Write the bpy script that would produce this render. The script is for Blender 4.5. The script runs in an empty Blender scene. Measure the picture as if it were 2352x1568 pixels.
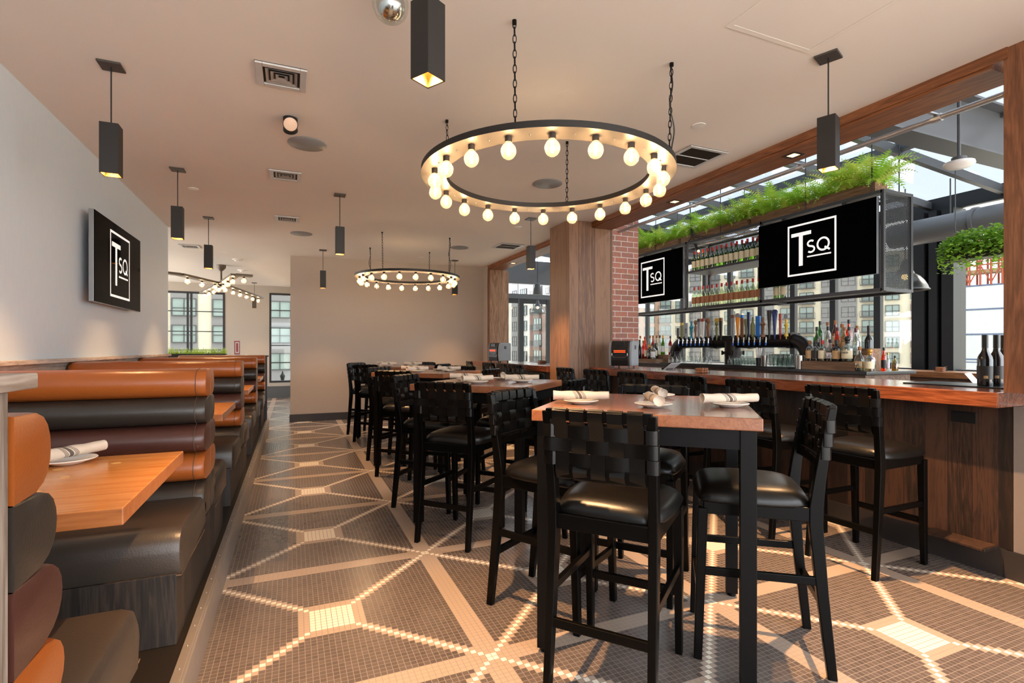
import bpy, math, random
from math import sin, cos, pi, radians, tan
from mathutils import Vector, Matrix
random.seed(7)
S = bpy.context.scene
COL = S.collection

# ------------------------------------------------------------------ materials
def lin(h):
    h = h.lstrip('#'); o = []
    for i in (0, 2, 4):
        c = int(h[i:i+2], 16) / 255
        o.append(c / 12.92 if c <= .04045 else ((c + .055) / 1.055) ** 2.4)
    return tuple(o) + (1,)
MATS = {}
def new_mat(name):
    m = bpy.data.materials.new(name); m.use_nodes = True
    return m, m.node_tree.nodes, m.node_tree.links, m.node_tree.nodes['Principled BSDF']
def N(nodes, t, **k):
    n = nodes.new(t)
    for a, b in k.items(): setattr(n, a, b)
    return n
def mat(name, col, rough=.5, metal=0, var=.12, scale=6, bump=0, bscale=60, coat=0, spec=None, stretch=(1, 1, 1)):
    """plain surface with slight procedural colour variation"""
    m, n, l, p = new_mat(name)
    c = lin(col)
    tc = N(n, 'ShaderNodeTexCoord'); mp = N(n, 'ShaderNodeMapping'); mp.inputs['Scale'].default_value = stretch
    l.new(tc.outputs['Object'], mp.inputs[0])
    no = N(n, 'ShaderNodeTexNoise'); no.inputs['Scale'].default_value = scale; no.inputs['Detail'].default_value = 4
    l.new(mp.outputs[0], no.inputs['Vector'])
    mx = N(n, 'ShaderNodeMix', data_type='RGBA')
    mx.inputs[6].default_value = tuple(x * (1 - var) for x in c[:3]) + (1,)
    mx.inputs[7].default_value = tuple(min(1, x * (1 + var)) for x in c[:3]) + (1,)
    l.new(no.outputs[0], mx.inputs[0]); l.new(mx.outputs[2], p.inputs['Base Color'])
    p.inputs['Roughness'].default_value = rough; p.inputs['Metallic'].default_value = metal
    if coat: p.inputs['Coat Weight'].default_value = coat; p.inputs['Coat Roughness'].default_value = .08
    if spec is not None: p.inputs['Specular IOR Level'].default_value = spec
    if bump:
        n2 = N(n, 'ShaderNodeTexNoise'); n2.inputs['Scale'].default_value = bscale; n2.inputs['Detail'].default_value = 3
        l.new(mp.outputs[0], n2.inputs['Vector'])
        b = N(n, 'ShaderNodeBump'); b.inputs['Strength'].default_value = bump; b.inputs['Distance'].default_value = .01
        l.new(n2.outputs[0], b.inputs['Height']); l.new(b.outputs[0], p.inputs['Normal'])
    MATS[name] = m
    return m
def wood(name, c1, c2, c3, axis='Z', rough=.45, plank=None, paxis='X', coat=0, scale=1.0, gap='#1a100a'):
    """grain stretched along axis; optional planks stepping along paxis"""
    m, n, l, p = new_mat(name)
    tc = N(n, 'ShaderNodeTexCoord'); sp = N(n, 'ShaderNodeSeparateXYZ'); l.new(tc.outputs['Object'], sp.inputs[0])
    base = tc.outputs['Object']
    pid = None
    if plank:
        dv = N(n, 'ShaderNodeMath', operation='DIVIDE'); l.new(sp.outputs[paxis], dv.inputs[0]); dv.inputs[1].default_value = plank
        fl = N(n, 'ShaderNodeMath', operation='FLOOR'); l.new(dv.outputs[0], fl.inputs[0])
        wn = N(n, 'ShaderNodeTexWhiteNoise', noise_dimensions='1D'); l.new(fl.outputs[0], wn.inputs['W']); pid = wn
        fr = N(n, 'ShaderNodeMath', operation='FRACT'); l.new(dv.outputs[0], fr.inputs[0])
        ad = N(n, 'ShaderNodeVectorMath', operation='MULTIPLY_ADD'); l.new(wn.outputs['Color'], ad.inputs[0])
        ad.inputs[1].default_value = (5, 5, 5); l.new(tc.outputs['Object'], ad.inputs[2]); base = ad.outputs[0]
    mp = N(n, 'ShaderNodeMapping'); s = {'X': (.6, 7, 7), 'Y': (7, .6, 7), 'Z': (7, 7, .6)}[axis]
    mp.inputs['Scale'].default_value = tuple(v * scale for v in s); l.new(base, mp.inputs[0])
    no = N(n, 'ShaderNodeTexNoise'); no.inputs['Scale'].default_value = 1.6; no.inputs['Detail'].default_value = 5; no.inputs['Distortion'].default_value = 1.2
    l.new(mp.outputs[0], no.inputs['Vector'])
    mp2 = N(n, 'ShaderNodeMapping'); mp2.inputs['Scale'].default_value = tuple(v * scale * 8 for v in s); l.new(base, mp2.inputs[0])
    n2 = N(n, 'ShaderNodeTexNoise'); n2.inputs['Scale'].default_value = 2; n2.inputs['Detail'].default_value = 3; l.new(mp2.outputs[0], n2.inputs['Vector'])
    mm = N(n, 'ShaderNodeMath', operation='MULTIPLY'); l.new(no.outputs[0], mm.inputs[0]); mm.inputs[1].default_value = 5
    sn = N(n, 'ShaderNodeMath', operation='PINGPONG'); l.new(mm.outputs[0], sn.inputs[0]); sn.inputs[1].default_value = .5
    a1 = N(n, 'ShaderNodeMath', operation='ADD'); l.new(sn.outputs[0], a1.inputs[0])
    m3 = N(n, 'ShaderNodeMath', operation='MULTIPLY'); l.new(n2.outputs[0], m3.inputs[0]); m3.inputs[1].default_value = .9; l.new(m3.outputs[0], a1.inputs[1])
    if pid:
        m4 = N(n, 'ShaderNodeMath', operation='MULTIPLY_ADD'); l.new(pid.outputs['Value'], m4.inputs[0]); m4.inputs[1].default_value = .8; m4.inputs[2].default_value = -.4
        a2 = N(n, 'ShaderNodeMath', operation='ADD'); l.new(a1.outputs[0], a2.inputs[0]); l.new(m4.outputs[0], a2.inputs[1]); a1 = a2
    r = N(n, 'ShaderNodeValToRGB'); e = r.color_ramp.elements
    e[0].position = .3; e[0].color = lin(c1); e[1].position = 1.0; e[1].color = lin(c3); x = e.new(.65); x.color = lin(c2)
    l.new(a1.outputs[0], r.inputs[0]); out = r.outputs[0]
    if plank:
        lt = N(n, 'ShaderNodeMath', operation='LESS_THAN'); l.new(fr.outputs[0], lt.inputs[0]); lt.inputs[1].default_value = .025
        mx = N(n, 'ShaderNodeMix', data_type='RGBA'); l.new(lt.outputs[0], mx.inputs[0]); l.new(out, mx.inputs[6]); mx.inputs[7].default_value = lin(gap); out = mx.outputs[2]
    l.new(out, p.inputs['Base Color']); p.inputs['Roughness'].default_value = rough
    if coat: p.inputs['Coat Weight'].default_value = coat; p.inputs['Coat Roughness'].default_value = .12
    b = N(n, 'ShaderNodeBump'); b.inputs['Strength'].default_value = .12; b.inputs['Distance'].default_value = .004
    l.new(n2.outputs[0], b.inputs['Height']); l.new(b.outputs[0], p.inputs['Normal'])
    MATS[name] = m
    return m
def emit(name, col, st):
    m, n, l, p = new_mat(name)
    p.inputs['Base Color'].default_value = lin(col); p.inputs['Emission Color'].default_value = lin(col); p.inputs['Emission Strength'].default_value = st
    MATS[name] = m
    return m
def glass(name, col='#ffffff', gloss=.12, rough=.03, add=0):
    """thin clear or tinted glass: light passes straight through, edges mirror"""
    m, n, l, p = new_mat(name); n.remove(p)
    t = N(n, 'ShaderNodeBsdfTransparent'); t.inputs[0].default_value = lin(col)
    g = N(n, 'ShaderNodeBsdfGlossy'); g.inputs['Roughness'].default_value = rough
    lw = N(n, 'ShaderNodeLayerWeight'); lw.inputs['Blend'].default_value = .25
    ma = N(n, 'ShaderNodeMath', operation='MULTIPLY_ADD'); l.new(lw.outputs['Facing'], ma.inputs[0]); ma.inputs[1].default_value = .45 + add; ma.inputs[2].default_value = gloss * .4
    mx = N(n, 'ShaderNodeMixShader'); l.new(ma.outputs[0], mx.inputs[0]); l.new(t.outputs[0], mx.inputs[1]); l.new(g.outputs[0], mx.inputs[2])
    l.new(mx.outputs[0], n['Material Output'].inputs[0])
    MATS[name] = m
    return m

def tile_floor():
    m, n, l, p = new_mat('mosaic_tile')
    T = .026
    tc = N(n, 'ShaderNodeTexCoord'); sp = N(n, 'ShaderNodeSeparateXYZ'); l.new(tc.outputs['Object'], sp.inputs[0])
    def mth(op, a, b=None, c=None):
        k = N(n, 'ShaderNodeMath', operation=op)
        for i, v in enumerate((a, b, c)):
            if v is None: continue
            if isinstance(v, (int, float)): k.inputs[i].default_value = v
            else: l.new(v, k.inputs[i])
        return k.outputs[0]
    A, F, I = [], [], []
    for ax, c0 in (('X', .183), ('Y', 2.74)):
        u = mth('DIVIDE', mth('SUBTRACT', sp.outputs[ax], c0 - 24 * T - 48 * T * 20), T)
        i = mth('FLOOR', u); F.append(mth('FRACT', u)); I.append(i)
        A.append(mth('ABSOLUTE', mth('SUBTRACT', mth('MODULO', i, 48), 23.5)))
    mxa = mth('MAXIMUM', A[0], A[1]); df = mth('ABSOLUTE', mth('SUBTRACT', A[0], A[1]))
    white = mth('MAXIMUM', mth('LESS_THAN', mxa, 4), mth('LESS_THAN', df, .5))
    tan_ = mth('MAXIMUM', mth('MAXIMUM', mth('LESS_THAN', mxa, 6), mth('LESS_THAN', df, 1.5)), mth('GREATER_THAN', mxa, 22))
    dark = N(n, 'ShaderNodeMix', data_type='RGBA'); wn = N(n, 'ShaderNodeTexWhiteNoise', noise_dimensions='2D')
    cv = N(n, 'ShaderNodeCombineXYZ'); l.new(I[0], cv.inputs[0]); l.new(I[1], cv.inputs[1]); l.new(cv.outputs[0], wn.inputs['Vector'])
    dark.inputs[6].default_value = lin('#5a504b'); dark.inputs[7].default_value = lin('#6a5f59'); l.new(wn.outputs['Value'], dark.inputs[0])
    m1 = N(n, 'ShaderNodeMix', data_type='RGBA'); l.new(tan_, m1.inputs[0]); l.new(dark.outputs[2], m1.inputs[6]); m1.inputs[7].default_value = lin('#b5a190')
    m2 = N(n, 'ShaderNodeMix', data_type='RGBA'); l.new(white, m2.inputs[0]); l.new(m1.outputs[2], m2.inputs[6]); m2.inputs[7].default_value = lin('#f3ead9')
    g = mth('MINIMUM', mth('MINIMUM', F[0], mth('SUBTRACT', 1, F[0])), mth('MINIMUM', F[1], mth('SUBTRACT', 1, F[1])))
    gm = mth('LESS_THAN', g, .05)
    m3 = N(n, 'ShaderNodeMix', data_type='RGBA'); l.new(gm, m3.inputs[0]); l.new(m2.outputs[2], m3.inputs[6]); m3.inputs[7].default_value = lin('#80746b')
    l.new(m3.outputs[2], p.inputs['Base Color'])
    p.inputs['Specular IOR Level'].default_value = .95; r = mth('MULTIPLY_ADD', gm, .4, .23); l.new(r, p.inputs['Roughness'])
    b = N(n, 'ShaderNodeBump'); b.inputs['Strength'].default_value = .5; b.inputs['Distance'].default_value = .001
    l.new(mth('MINIMUM', g, .08), b.inputs['Height']); l.new(b.outputs[0], p.inputs['Normal'])
    MATS['mosaic'] = m
    return m
def brick_mat():
    m, n, l, p = new_mat('brick')
    tc = N(n, 'ShaderNodeTexCoord'); mp = N(n, 'ShaderNodeMapping'); l.new(tc.outputs['Object'], mp.inputs[0])
    mp.inputs['Rotation'].default_value = (radians(90), 0, 0); mp.inputs['Location'].default_value = (.02, 0, 0)
    b = N(n, 'ShaderNodeTexBrick'); l.new(mp.outputs[0], b.inputs['Vector'])
    b.inputs['Scale'].default_value = 1; b.inputs['Brick Width'].default_value = .205; b.inputs['Row Height'].default_value = .0745
    b.inputs['Mortar Size'].default_value = .0045; b.inputs['Mortar Smooth'].default_value = .2; b.offset = .5; b.inputs['Bias'].default_value = 0
    b.inputs['Color1'].default_value = lin('#a56b5b'); b.inputs['Color2'].default_value = lin('#86605465'[:7]); b.inputs['Mortar'].default_value = lin('#cbc2b8')
    no = N(n, 'ShaderNodeTexNoise'); no.inputs['Scale'].default_value = 25; no.inputs['Detail'].default_value = 4; l.new(tc.outputs['Object'], no.inputs['Vector'])
    mx = N(n, 'ShaderNodeMix', data_type='RGBA', blend_type='OVERLAY'); mx.inputs[0].default_value = .35
    l.new(b.outputs['Color'], mx.inputs[6]); l.new(no.outputs['Color'], mx.inputs[7]); l.new(mx.outputs[2], p.inputs['Base Color'])
    p.inputs['Roughness'].default_value = .85
    iv = N(n, 'ShaderNodeMath', operation='SUBTRACT'); iv.inputs[0].default_value = 1; l.new(b.outputs['Fac'], iv.inputs[1])
    bp = N(n, 'ShaderNodeBump'); bp.inputs['Strength'].default_value = .8; bp.inputs['Distance'].default_value = .008
    l.new(iv.outputs[0], bp.inputs['Height']); l.new(bp.outputs[0], p.inputs['Normal'])
    MATS['brick'] = m
    return m
def diamond_plate():
    m, n, l, p = new_mat('diamond_plate')
    p.inputs['Base Color'].default_value = lin('#4a423c'); p.inputs['Metallic'].default_value = .85; p.inputs['Roughness'].default_value = .38
    tc = N(n, 'ShaderNodeTexCoord'); mp = N(n, 'ShaderNodeMapping'); mp.inputs['Rotation'].default_value = (0, 0, radians(45)); mp.inputs['Scale'].default_value = (30, 30, 30)
    l.new(tc.outputs['Object'], mp.inputs[0])
    ch = N(n, 'ShaderNodeTexChecker'); ch.inputs['Scale'].default_value = 1; l.new(mp.outputs[0], ch.inputs[0])
    sp = N(n, 'ShaderNodeSeparateXYZ'); l.new(mp.outputs[0], sp.inputs[0])
    def ridge(o):
        f = N(n, 'ShaderNodeMath', operation='FRACT'); l.new(o, f.inputs[0])
        s = N(n, 'ShaderNodeMath', operation='PINGPONG'); l.new(f.outputs[0], s.inputs[0]); s.inputs[1].default_value = .5
        g = N(n, 'ShaderNodeMath', operation='GREATER_THAN'); l.new(s.outputs[0], g.inputs[0]); g.inputs[1].default_value = .33
        return g.outputs[0]
    mx = N(n, 'ShaderNodeMix'); l.new(ch.outputs['Fac'], mx.inputs[0]); l.new(ridge(sp.outputs[0]), mx.inputs[2]); l.new(ridge(sp.outputs[1]), mx.inputs[3])
    b = N(n, 'ShaderNodeBump'); b.inputs['Strength'].default_value = 1; b.inputs['Distance'].default_value = .003; l.new(mx.outputs[0], b.inputs['Height']); l.new(b.outputs[0], p.inputs['Normal'])
    MATS['diamond_plate'] = m
    return m

tile_floor(); brick_mat(); diamond_plate()
mat('ceiling', '#e3ddd6', .85, var=.05, scale=1.2, bump=.1, bscale=8)
mat('wall_cool', '#cbd9e4', .6, var=.04, scale=30, bump=.08, bscale=250, stretch=(1, 1, .3))  # cool daylight is put into this paint colour
mat('wall_taupe', '#b0a397', .65, var=.05, scale=60, bump=.08, bscale=250)
mat('wall_far', '#aaa297', .65, var=.04, scale=30)
mat('dark_base', '#2b2624', .5); mat('grey_base', '#4d5052', .5)
mat('steel_edge', '#9a928b', .42, .55, var=.15, scale=12)
mat('black_metal', '#090808', .45, spec=.15); mat('black_wood', '#070605', .3, spec=.12)
mat('leather_black', '#0f0d0b', .33, spec=.35, var=.3, scale=30, bump=.05, bscale=160)
mat('strap', '#090807', .3, var=.25, scale=50, bump=.03, bscale=200, spec=.3)
mat('leather_tan', '#99501f', .3, var=.14, scale=7, bump=.07, bscale=160)
mat('leather_char', '#312a24', .36, var=.15, scale=7, bump=.07, bscale=160)
mat('leather_ox', '#4a2a22', .35, var=.15, scale=7, bump=.07, bscale=160)
mat('leather_seat', '#38312b', .38, var=.18, scale=7, bump=.07, bscale=160)
mat('thread', '#54402f', .7)
wood('booth_table', '#b4702e', '#c47e39', '#cf8c47', 'X', .25, coat=.25)
wood('table_edge', '#7c4a30', '#8a5538', '#965f40', 'X', .3, coat=.2); wood('booth_edge', '#8a4f28', '#9b5c31', '#a8683b', 'X', .3, coat=.2); mat('plug_wood', '#d9a45a', .35)
wood('table_top', '#6f4731', '#85563b', '#96694c', 'X', .22, plank=.12, paxis='Y', coat=.4, gap='#6d3e26')
wood('bar_wood', '#5e3320', '#7f4529', '#97593a', 'Y', .2, plank=.16, paxis='X', coat=.5, gap='#5a301e')
wood('beam_wood', '#5b341d', '#754627', '#8a5733', 'Y', .5)
wood('post_wood', '#5a3722', '#6f452c', '#835538', 'Z', .5)
wood('column_wood', '#543b2b', '#6d4d38', '#836047', 'Z', .55, plank=.25, paxis='X', scale=.7)
wood('dark_planks', '#1a110d', '#2b1d15', '#432c20', 'Z', .5, plank=.13, paxis='Y', scale=1.3)
wood('base_planks', '#15110e', '#201a16', '#352c25', 'Z', .6, plank=.15, paxis='Y', scale=1.3)
wood('weathered', '#6e5b4d', '#8c7b6d', '#a99b8f', 'Y', .75); wood('weathered_v', '#57483e', '#75665a', '#94867a', 'Z', .75)
wood('island_wood', '#3b2a20', '#5a4233', '#74594a', 'Y', .6); wood('crate_wood', '#5c432f', '#79593f', '#8f6e52', 'Y', .6)
wood('patio_bar', '#7a4a28', '#95603a', '#aa7550', 'Y', .35, coat=.3)
mat('island_top', '#242526', .3, coat=.3)
mat('pipe_black', '#25211f', .42, .6, var=.3, scale=5); mat('chrome', '#d8d8d8', .18, 1); mat('steel', '#a9a49e', .3, 1)
mat('grey_steel', '#55585c', .55, .15, var=.1, scale=3); mat('frame_steel', '#47484b', .5, .4); mat('duct', '#6f7073', .45, .35, var=.08, scale=2)
mat('window_frame', '#24262a', .5, .2); mat('conduit', '#b9bbbd', .35, .7)
mat('vent_dark', '#4c4744', .5, .4); mat('vent_pale', '#c9ccce', .45, .3); mat('bronze', '#5d5348', .4, .4); mat('louvre_grey', '#9c9894', .5, .2); mat('vent_black', '#2a221d', .7)
mat('white_plastic', '#e8e6e2', .4); mat('speaker', '#85898c', .4); mat('off_white_ring', '#a49c90', .38, .35)
mat('pendant_black', '#211f1e', .5, .2); mat('pendant_gold', '#c98b4a', .35, .6)
mat('tv_black', '#050506', .06, var=0, spec=.06); MATS['tv_black'].node_tree.nodes['Principled BSDF'].inputs['IOR'].default_value = 1.12; mat('tv_frame', '#8e9092', .35, .7)
mat('china', '#efe9e0', .2, coat=.3); mat('linen', '#cbbba9', .85, bump=.2, bscale=300); mat('stripe', '#4d453f', .85)
mat('heater_dark', '#171311', .35); mat('heater_grey', '#8f9296', .45); mat('sauce_red', '#8b2b18', .4)
mat('leaf_fern', '#a6d246', .5, var=.35, scale=4); mat('leaf_fern2', '#d2de66', .5, var=.3, scale=4); mat('leaf_ivy', '#86b044', .5, var=.45, scale=9)
mat('plastic_black', '#151515', .35); mat('cork', '#9a6a42', .8); mat('cap_red', '#b3271c', .4); mat('cap_black', '#161616', .4); mat('cap_wine', '#5d1f25', .4); mat('cap_gold', '#b98a3a', .35, .5)
mat('label_cream', '#e6d6b2', .6); mat('label_white', '#e6e3df', .6); mat('label_tan', '#c49d6e', .6); mat('label_copper', '#a76a45', .6); mat('label_black', '#22201f', .5); mat('label_lilac', '#cfc3cb', .6)
mat('concrete', '#a9a49c', .8); mat('tarp', '#a1a5a9', .7, var=.05, scale=.6); mat('tarp_line', '#46536e', .7); mat('scaffold', '#84341a', .6); mat('plank_pale', '#7b684f', .8)
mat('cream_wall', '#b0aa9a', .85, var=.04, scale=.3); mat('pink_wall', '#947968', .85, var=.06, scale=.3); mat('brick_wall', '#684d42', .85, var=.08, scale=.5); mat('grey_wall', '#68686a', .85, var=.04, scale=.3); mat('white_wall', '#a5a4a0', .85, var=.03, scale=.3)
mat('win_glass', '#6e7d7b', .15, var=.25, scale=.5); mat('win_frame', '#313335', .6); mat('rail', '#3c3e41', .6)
emit('filament', '#ffdaa8', 115); emit('lamp_disc', '#ffcf92', 60); emit('coil', '#ff3c10', 1.6); emit('logo', '#f0efec', .35); emit('small_lamp', '#ffb060', 14); emit('warm_dim', '#ffb878', 2.5)
def leafy(nm):
    m = MATS[nm]; n, l = m.node_tree.nodes, m.node_tree.links; p = n['Principled BSDF']; out = n['Material Output']
    t = n.new('ShaderNodeBsdfTranslucent'); mx = n.new('ShaderNodeMixShader'); mx.inputs[0].default_value = .4
    l.new(p.inputs['Base Color'].links[0].from_socket, t.inputs[0]); l.new(p.outputs[0], mx.inputs[1]); l.new(t.outputs[0], mx.inputs[2]); l.new(mx.outputs[0], out.inputs[0])
for q in ('leaf_fern', 'leaf_fern2', 'leaf_ivy'): leafy(q)
glass('clear_glass', '#f4f8f6', .12); bgm = glass('bulb_glass', '#fff6ea', .15)
def _frost(m, f):
    n, l = m.node_tree.nodes, m.node_tree.links; out = n['Material Output']; src = out.inputs[0].links[0].from_socket
    t = n.new('ShaderNodeBsdfTranslucent'); t.inputs[0].default_value = (1, .85, .65, 1); mx = n.new('ShaderNodeMixShader'); mx.inputs[0].default_value = f
    l.new(src, mx.inputs[1]); l.new(t.outputs[0], mx.inputs[2]); l.new(mx.outputs[0], out.inputs[0])
_frost(bgm, .09)
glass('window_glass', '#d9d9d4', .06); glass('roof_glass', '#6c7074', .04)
glass('dome_glass', '#c9cfc9', .1, .25); glass('glass_green', '#4f9a1e', .2, add=.1); glass('glass_green2', '#83a51f', .2); glass('glass_amber', '#c4500f', .2); glass('glass_orange', '#ff7a10', .15); glass('glass_clear_b', '#dfe6e2', .3, add=.1); glass('glass_brown', '#5a2a16', .25); glass('glass_vodka', '#e4ecd0', .3); glass('glass_red', '#c41616', .2); glass('glass_gold', '#d8c070', .25); glass('glass_emerald', '#16a016', .2)
mat('glass_black', '#0d0d0f', .12, coat=.4)

# ------------------------------------------------------------------ mesh helpers
def edges(o, m, plugs=None):
    me = o.data; me.materials.append(MATS[m])
    for p_ in me.polygons:
        if abs(p_.normal.z) < .5: p_.material_index = 1
    return o
class MB:
    def __init__(s): s.v = []; s.f = []; s.m = []
    def add(s, vs, fs, mi=0):
        o = len(s.v); s.v += [tuple(v) for v in vs]; s.f += [tuple(i + o for i in f) for f in fs]; s.m += [mi] * len(fs); return s
    def box(s, x0, x1, y0, y1, z0, z1, mi=0):
        return s.add([(x0,y0,z0),(x1,y0,z0),(x1,y1,z0),(x0,y1,z0),(x0,y0,z1),(x1,y0,z1),(x1,y1,z1),(x0,y1,z1)],
                     [(0,3,2,1),(4,5,6,7),(0,1,5,4),(1,2,6,5),(2,3,7,6),(3,0,4,7)], mi)
    def bar(s, a, b, w, h=None, up=(0, 0, 1), w2=None, h2=None, mi=0):
        """rectangular bar from a to b, width w (sideways) and h (along up), optional taper"""
        h = h or w; w2 = w2 or w; h2 = h2 or h
        a = Vector(a); b = Vector(b); d = (b - a).normalized(); u = Vector(up)
        if abs(d.dot(u)) > .97: u = Vector((0, 1, 0))
        r = d.cross(u).normalized(); u = r.cross(d).normalized(); vs = []
        for p, ww, hh in ((a, w, h), (b, w2, h2)):
            for sx, sy in ((-1,-1),(1,-1),(1,1),(-1,1)): vs.append(p + r * sx * ww / 2 + u * sy * hh / 2)
        return s.add(vs, [(0,1,2,3),(7,6,5,4),(0,4,5,1),(1,5,6,2),(2,6,7,3),(3,7,4,0)], mi)
    def lathe(s, prof, c=(0, 0, 0), n=16, mi=0, cap=True, M=None, a0=0, a1=2 * pi):
        full = abs(a1 - a0 - 2 * pi) < 1e-6; k = n if full else n + 1; vs = []
        for r, z in prof:
            for i in range(k):
                a = a0 + (a1 - a0) * i / n; v = Vector((r * cos(a), r * sin(a), z))
                if M: v = M @ v
                vs.append(v + Vector(c))
        fs = []
        for j in range(len(prof) - 1):
            for i in range(n):
                i2 = (i + 1) % k
                fs.append((j*k+i, j*k+i2, (j+1)*k+i2, (j+1)*k+i))
        if cap and full:
            if prof[0][0] > 1e-5: fs.append(tuple(reversed(range(k))))
            if prof[-1][0] > 1e-5: fs.append(tuple(range((len(prof)-1)*k, len(prof)*k)))
        return s.add(vs, fs, mi)
    def cyl(s, a, b, r, n=12, r2=None, mi=0):
        a = Vector(a); b = Vector(b); d = b - a; L = d.length
        M = d.to_track_quat('Z', 'Y').to_matrix()
        return s.lathe([(r, 0), (r if r2 is None else r2, L)], a, n, mi, M=M)
    def tube(s, pts, r, n=8, mi=0, closed=False):
        pts = [Vector(p) for p in pts]; vs = []; N_ = len(pts); pu = None
        for i, p in enumerate(pts):
            d = (pts[(i+1) % N_] - pts[i-1]) if (closed or 0 < i < N_-1) else (pts[1]-pts[0] if i == 0 else pts[-1]-pts[-2])
            d.normalize()
            u = pu if pu else (Vector((0,0,1)) if abs(d.z) < .9 else Vector((1,0,0)))
            rr = d.cross(u).normalized(); u = rr.cross(d).normalized(); pu = u
            ra = r[i] if isinstance(r, (list, tuple)) else r
            for k in range(n):
                a = 2*pi*k/n; vs.append(p + rr*cos(a)*ra + u*sin(a)*ra)
        fs = []
        for i in range(N_ if closed else N_-1):
            j = (i+1) % N_
            for k in range(n): fs.append((i*n+k, i*n+(k+1)%n, j*n+(k+1)%n, j*n+k))
        if not closed: fs += [tuple(reversed(range(n))), tuple(range((N_-1)*n, N_*n))]
        return s.add(vs, fs, mi)
    def sphere(s, c, r, n=14, m=8, mi=0, sz=1):
        return s.lathe([(max(1e-6, r*sin(pi*i/m)), -r*cos(pi*i/m)*sz) for i in range(m+1)], c, n, mi, cap=False)
    def prism(s, poly, t, M=None, mi=0):
        """2-D polygon (x, y) extruded 0..t along z, then transformed by M"""
        n = len(poly); vs = [Vector((x, y, 0)) for x, y in poly] + [Vector((x, y, t)) for x, y in poly]
        if M: vs = [M @ v for v in vs]
        return s.add(vs, [tuple(reversed(range(n))), tuple(range(n, 2*n))] + [(i, (i+1)%n, n+(i+1)%n, n+i) for i in range(n)], mi)
    def ribbon(s, pts, width, thick, side, mi=0):
        """flat strap along pts; side = width direction"""
        pts = [Vector(p) for p in pts]; sd = Vector(side).normalized(); vs = []; n = len(pts)
        for i, p in enumerate(pts):
            d = (pts[min(i+1, n-1)] - pts[max(i-1, 0)]).normalized(); nn = d.cross(sd).normalized()
            for a, b in ((-1,-1),(1,-1),(1,1),(-1,1)): vs.append(p + sd*a*width/2 + nn*b*thick/2)
        fs = [(0,1,2,3), tuple(range((n-1)*4+3, (n-1)*4-1, -1))]
        for i in range(n-1):
            for k in range(4): fs.append((i*4+k, (i+1)*4+k, (i+1)*4+(k+1)%4, i*4+(k+1)%4))
        return s.add(vs, fs, mi)
    def build(s, name, mats, parent=None, loc=None, rz=0, bevel=0, smooth=False, sub=0):
        me = bpy.data.meshes.new(name); me.from_pydata(s.v, [], s.f)
        if isinstance(mats, str): mats = [mats]
        for k in mats: me.materials.append(MATS[k])
        if len(mats) > 1: me.polygons.foreach_set('material_index', s.m)
        if smooth: me.polygons.foreach_set('use_smooth', [True]*len(s.f))
        me.update(); o = bpy.data.objects.new(name, me); COL.objects.link(o)
        if parent: o.parent = parent
        if loc: o.location = loc
        if rz: o.rotation_euler.z = rz
        if smooth and smooth != 2:
            me.set_sharp_from_angle(angle=radians(40))
        if bevel:
            b = o.modifiers.new('bevel', 'BEVEL'); b.width = bevel; b.segments = 2; b.limit_method = 'ANGLE'
        if sub:
            b = o.modifiers.new('sub', 'SUBSURF'); b.levels = sub; b.render_levels = sub
        return o
def tag(o, label=None, cat=None, group=None, kind=None):
    if label: o['label'] = label
    if cat: o['category'] = cat
    if group: o['group'] = group
    if kind: o['kind'] = kind
    return o
def empty(name, loc=(0, 0, 0), rz=0, label=None, cat=None, group=None, kind=None):
    o = bpy.data.objects.new(name, None); o.empty_display_size = .1; COL.objects.link(o); o.location = loc; o.rotation_euler.z = rz
    return tag(o, label, cat, group, kind)
KIDS = {}
def kids(o): return [c for c in bpy.data.objects if c.parent == o]
def copy_tree(o, loc=None, rz=None, label=None, group=None):
    if o.name not in KIDS:
        KIDS[o.name] = [(c, kids(c)) for c in kids(o)]
    c = o.copy(); COL.objects.link(c)
    if loc is not None: c.location = loc
    if rz is not None: c.rotation_euler.z = rz
    if label: c['label'] = label
    if group: c['group'] = group
    for k, sub in KIDS[o.name]:
        d = k.copy(); COL.objects.link(d); d.parent = c
        for g in sub: e = g.copy(); COL.objects.link(e); e.parent = d
    return c
def box(name, m, x0, x1, y0, y1, z0, z1, bevel=0, parent=None):
    return MB().box(x0, x1, y0, y1, z0, z1).build(name, m, parent, bevel=bevel)
def struct(o): return tag(o, kind='structure')
def text(name, s, size, m, parent, M, extrude=.001):
    cu = bpy.data.curves.new(name, 'FONT'); cu.body = s; cu.size = size; cu.extrude = extrude; cu.align_x = 'CENTER'; cu.align_y = 'CENTER'
    t = bpy.data.objects.new(name, cu); COL.objects.link(t)
    dg = bpy.context.evaluated_depsgraph_get(); me = bpy.data.meshes.new_from_object(t.evaluated_get(dg)); bpy.data.objects.remove(t)
    me.materials.clear(); me.materials.append(MATS[m]); o = bpy.data.objects.new(name, me); COL.objects.link(o); o.parent = parent; o.matrix_local = M
    return o

wood('rail_wood2', '#6f665e', '#8b837b', '#a59d95', 'Y', .7)  # weathered wood made lighter, with daylight put into the colour
mat('wall_dim', '#7f736a', .65, var=.05, scale=60)  # darker copy of the taupe paint, its dimness put into the colour
# ------------------------------------------------------------------ camera
TH = math.atan((1176 - 671) / 1185)
cam = bpy.data.cameras.new('camera'); co = bpy.data.objects.new('camera', cam); COL.objects.link(co); S.camera = co
co.location = (0, 0, 1.35); co.rotation_euler = (radians(90), 0, -TH); cam.lens = 36 * 1185 / 2352; cam.sensor_width = 36; cam.shift_y = 16 / 2352
cam.clip_start = .05; cam.clip_end = 400

CZ = 3.05          # ceiling height
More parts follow.
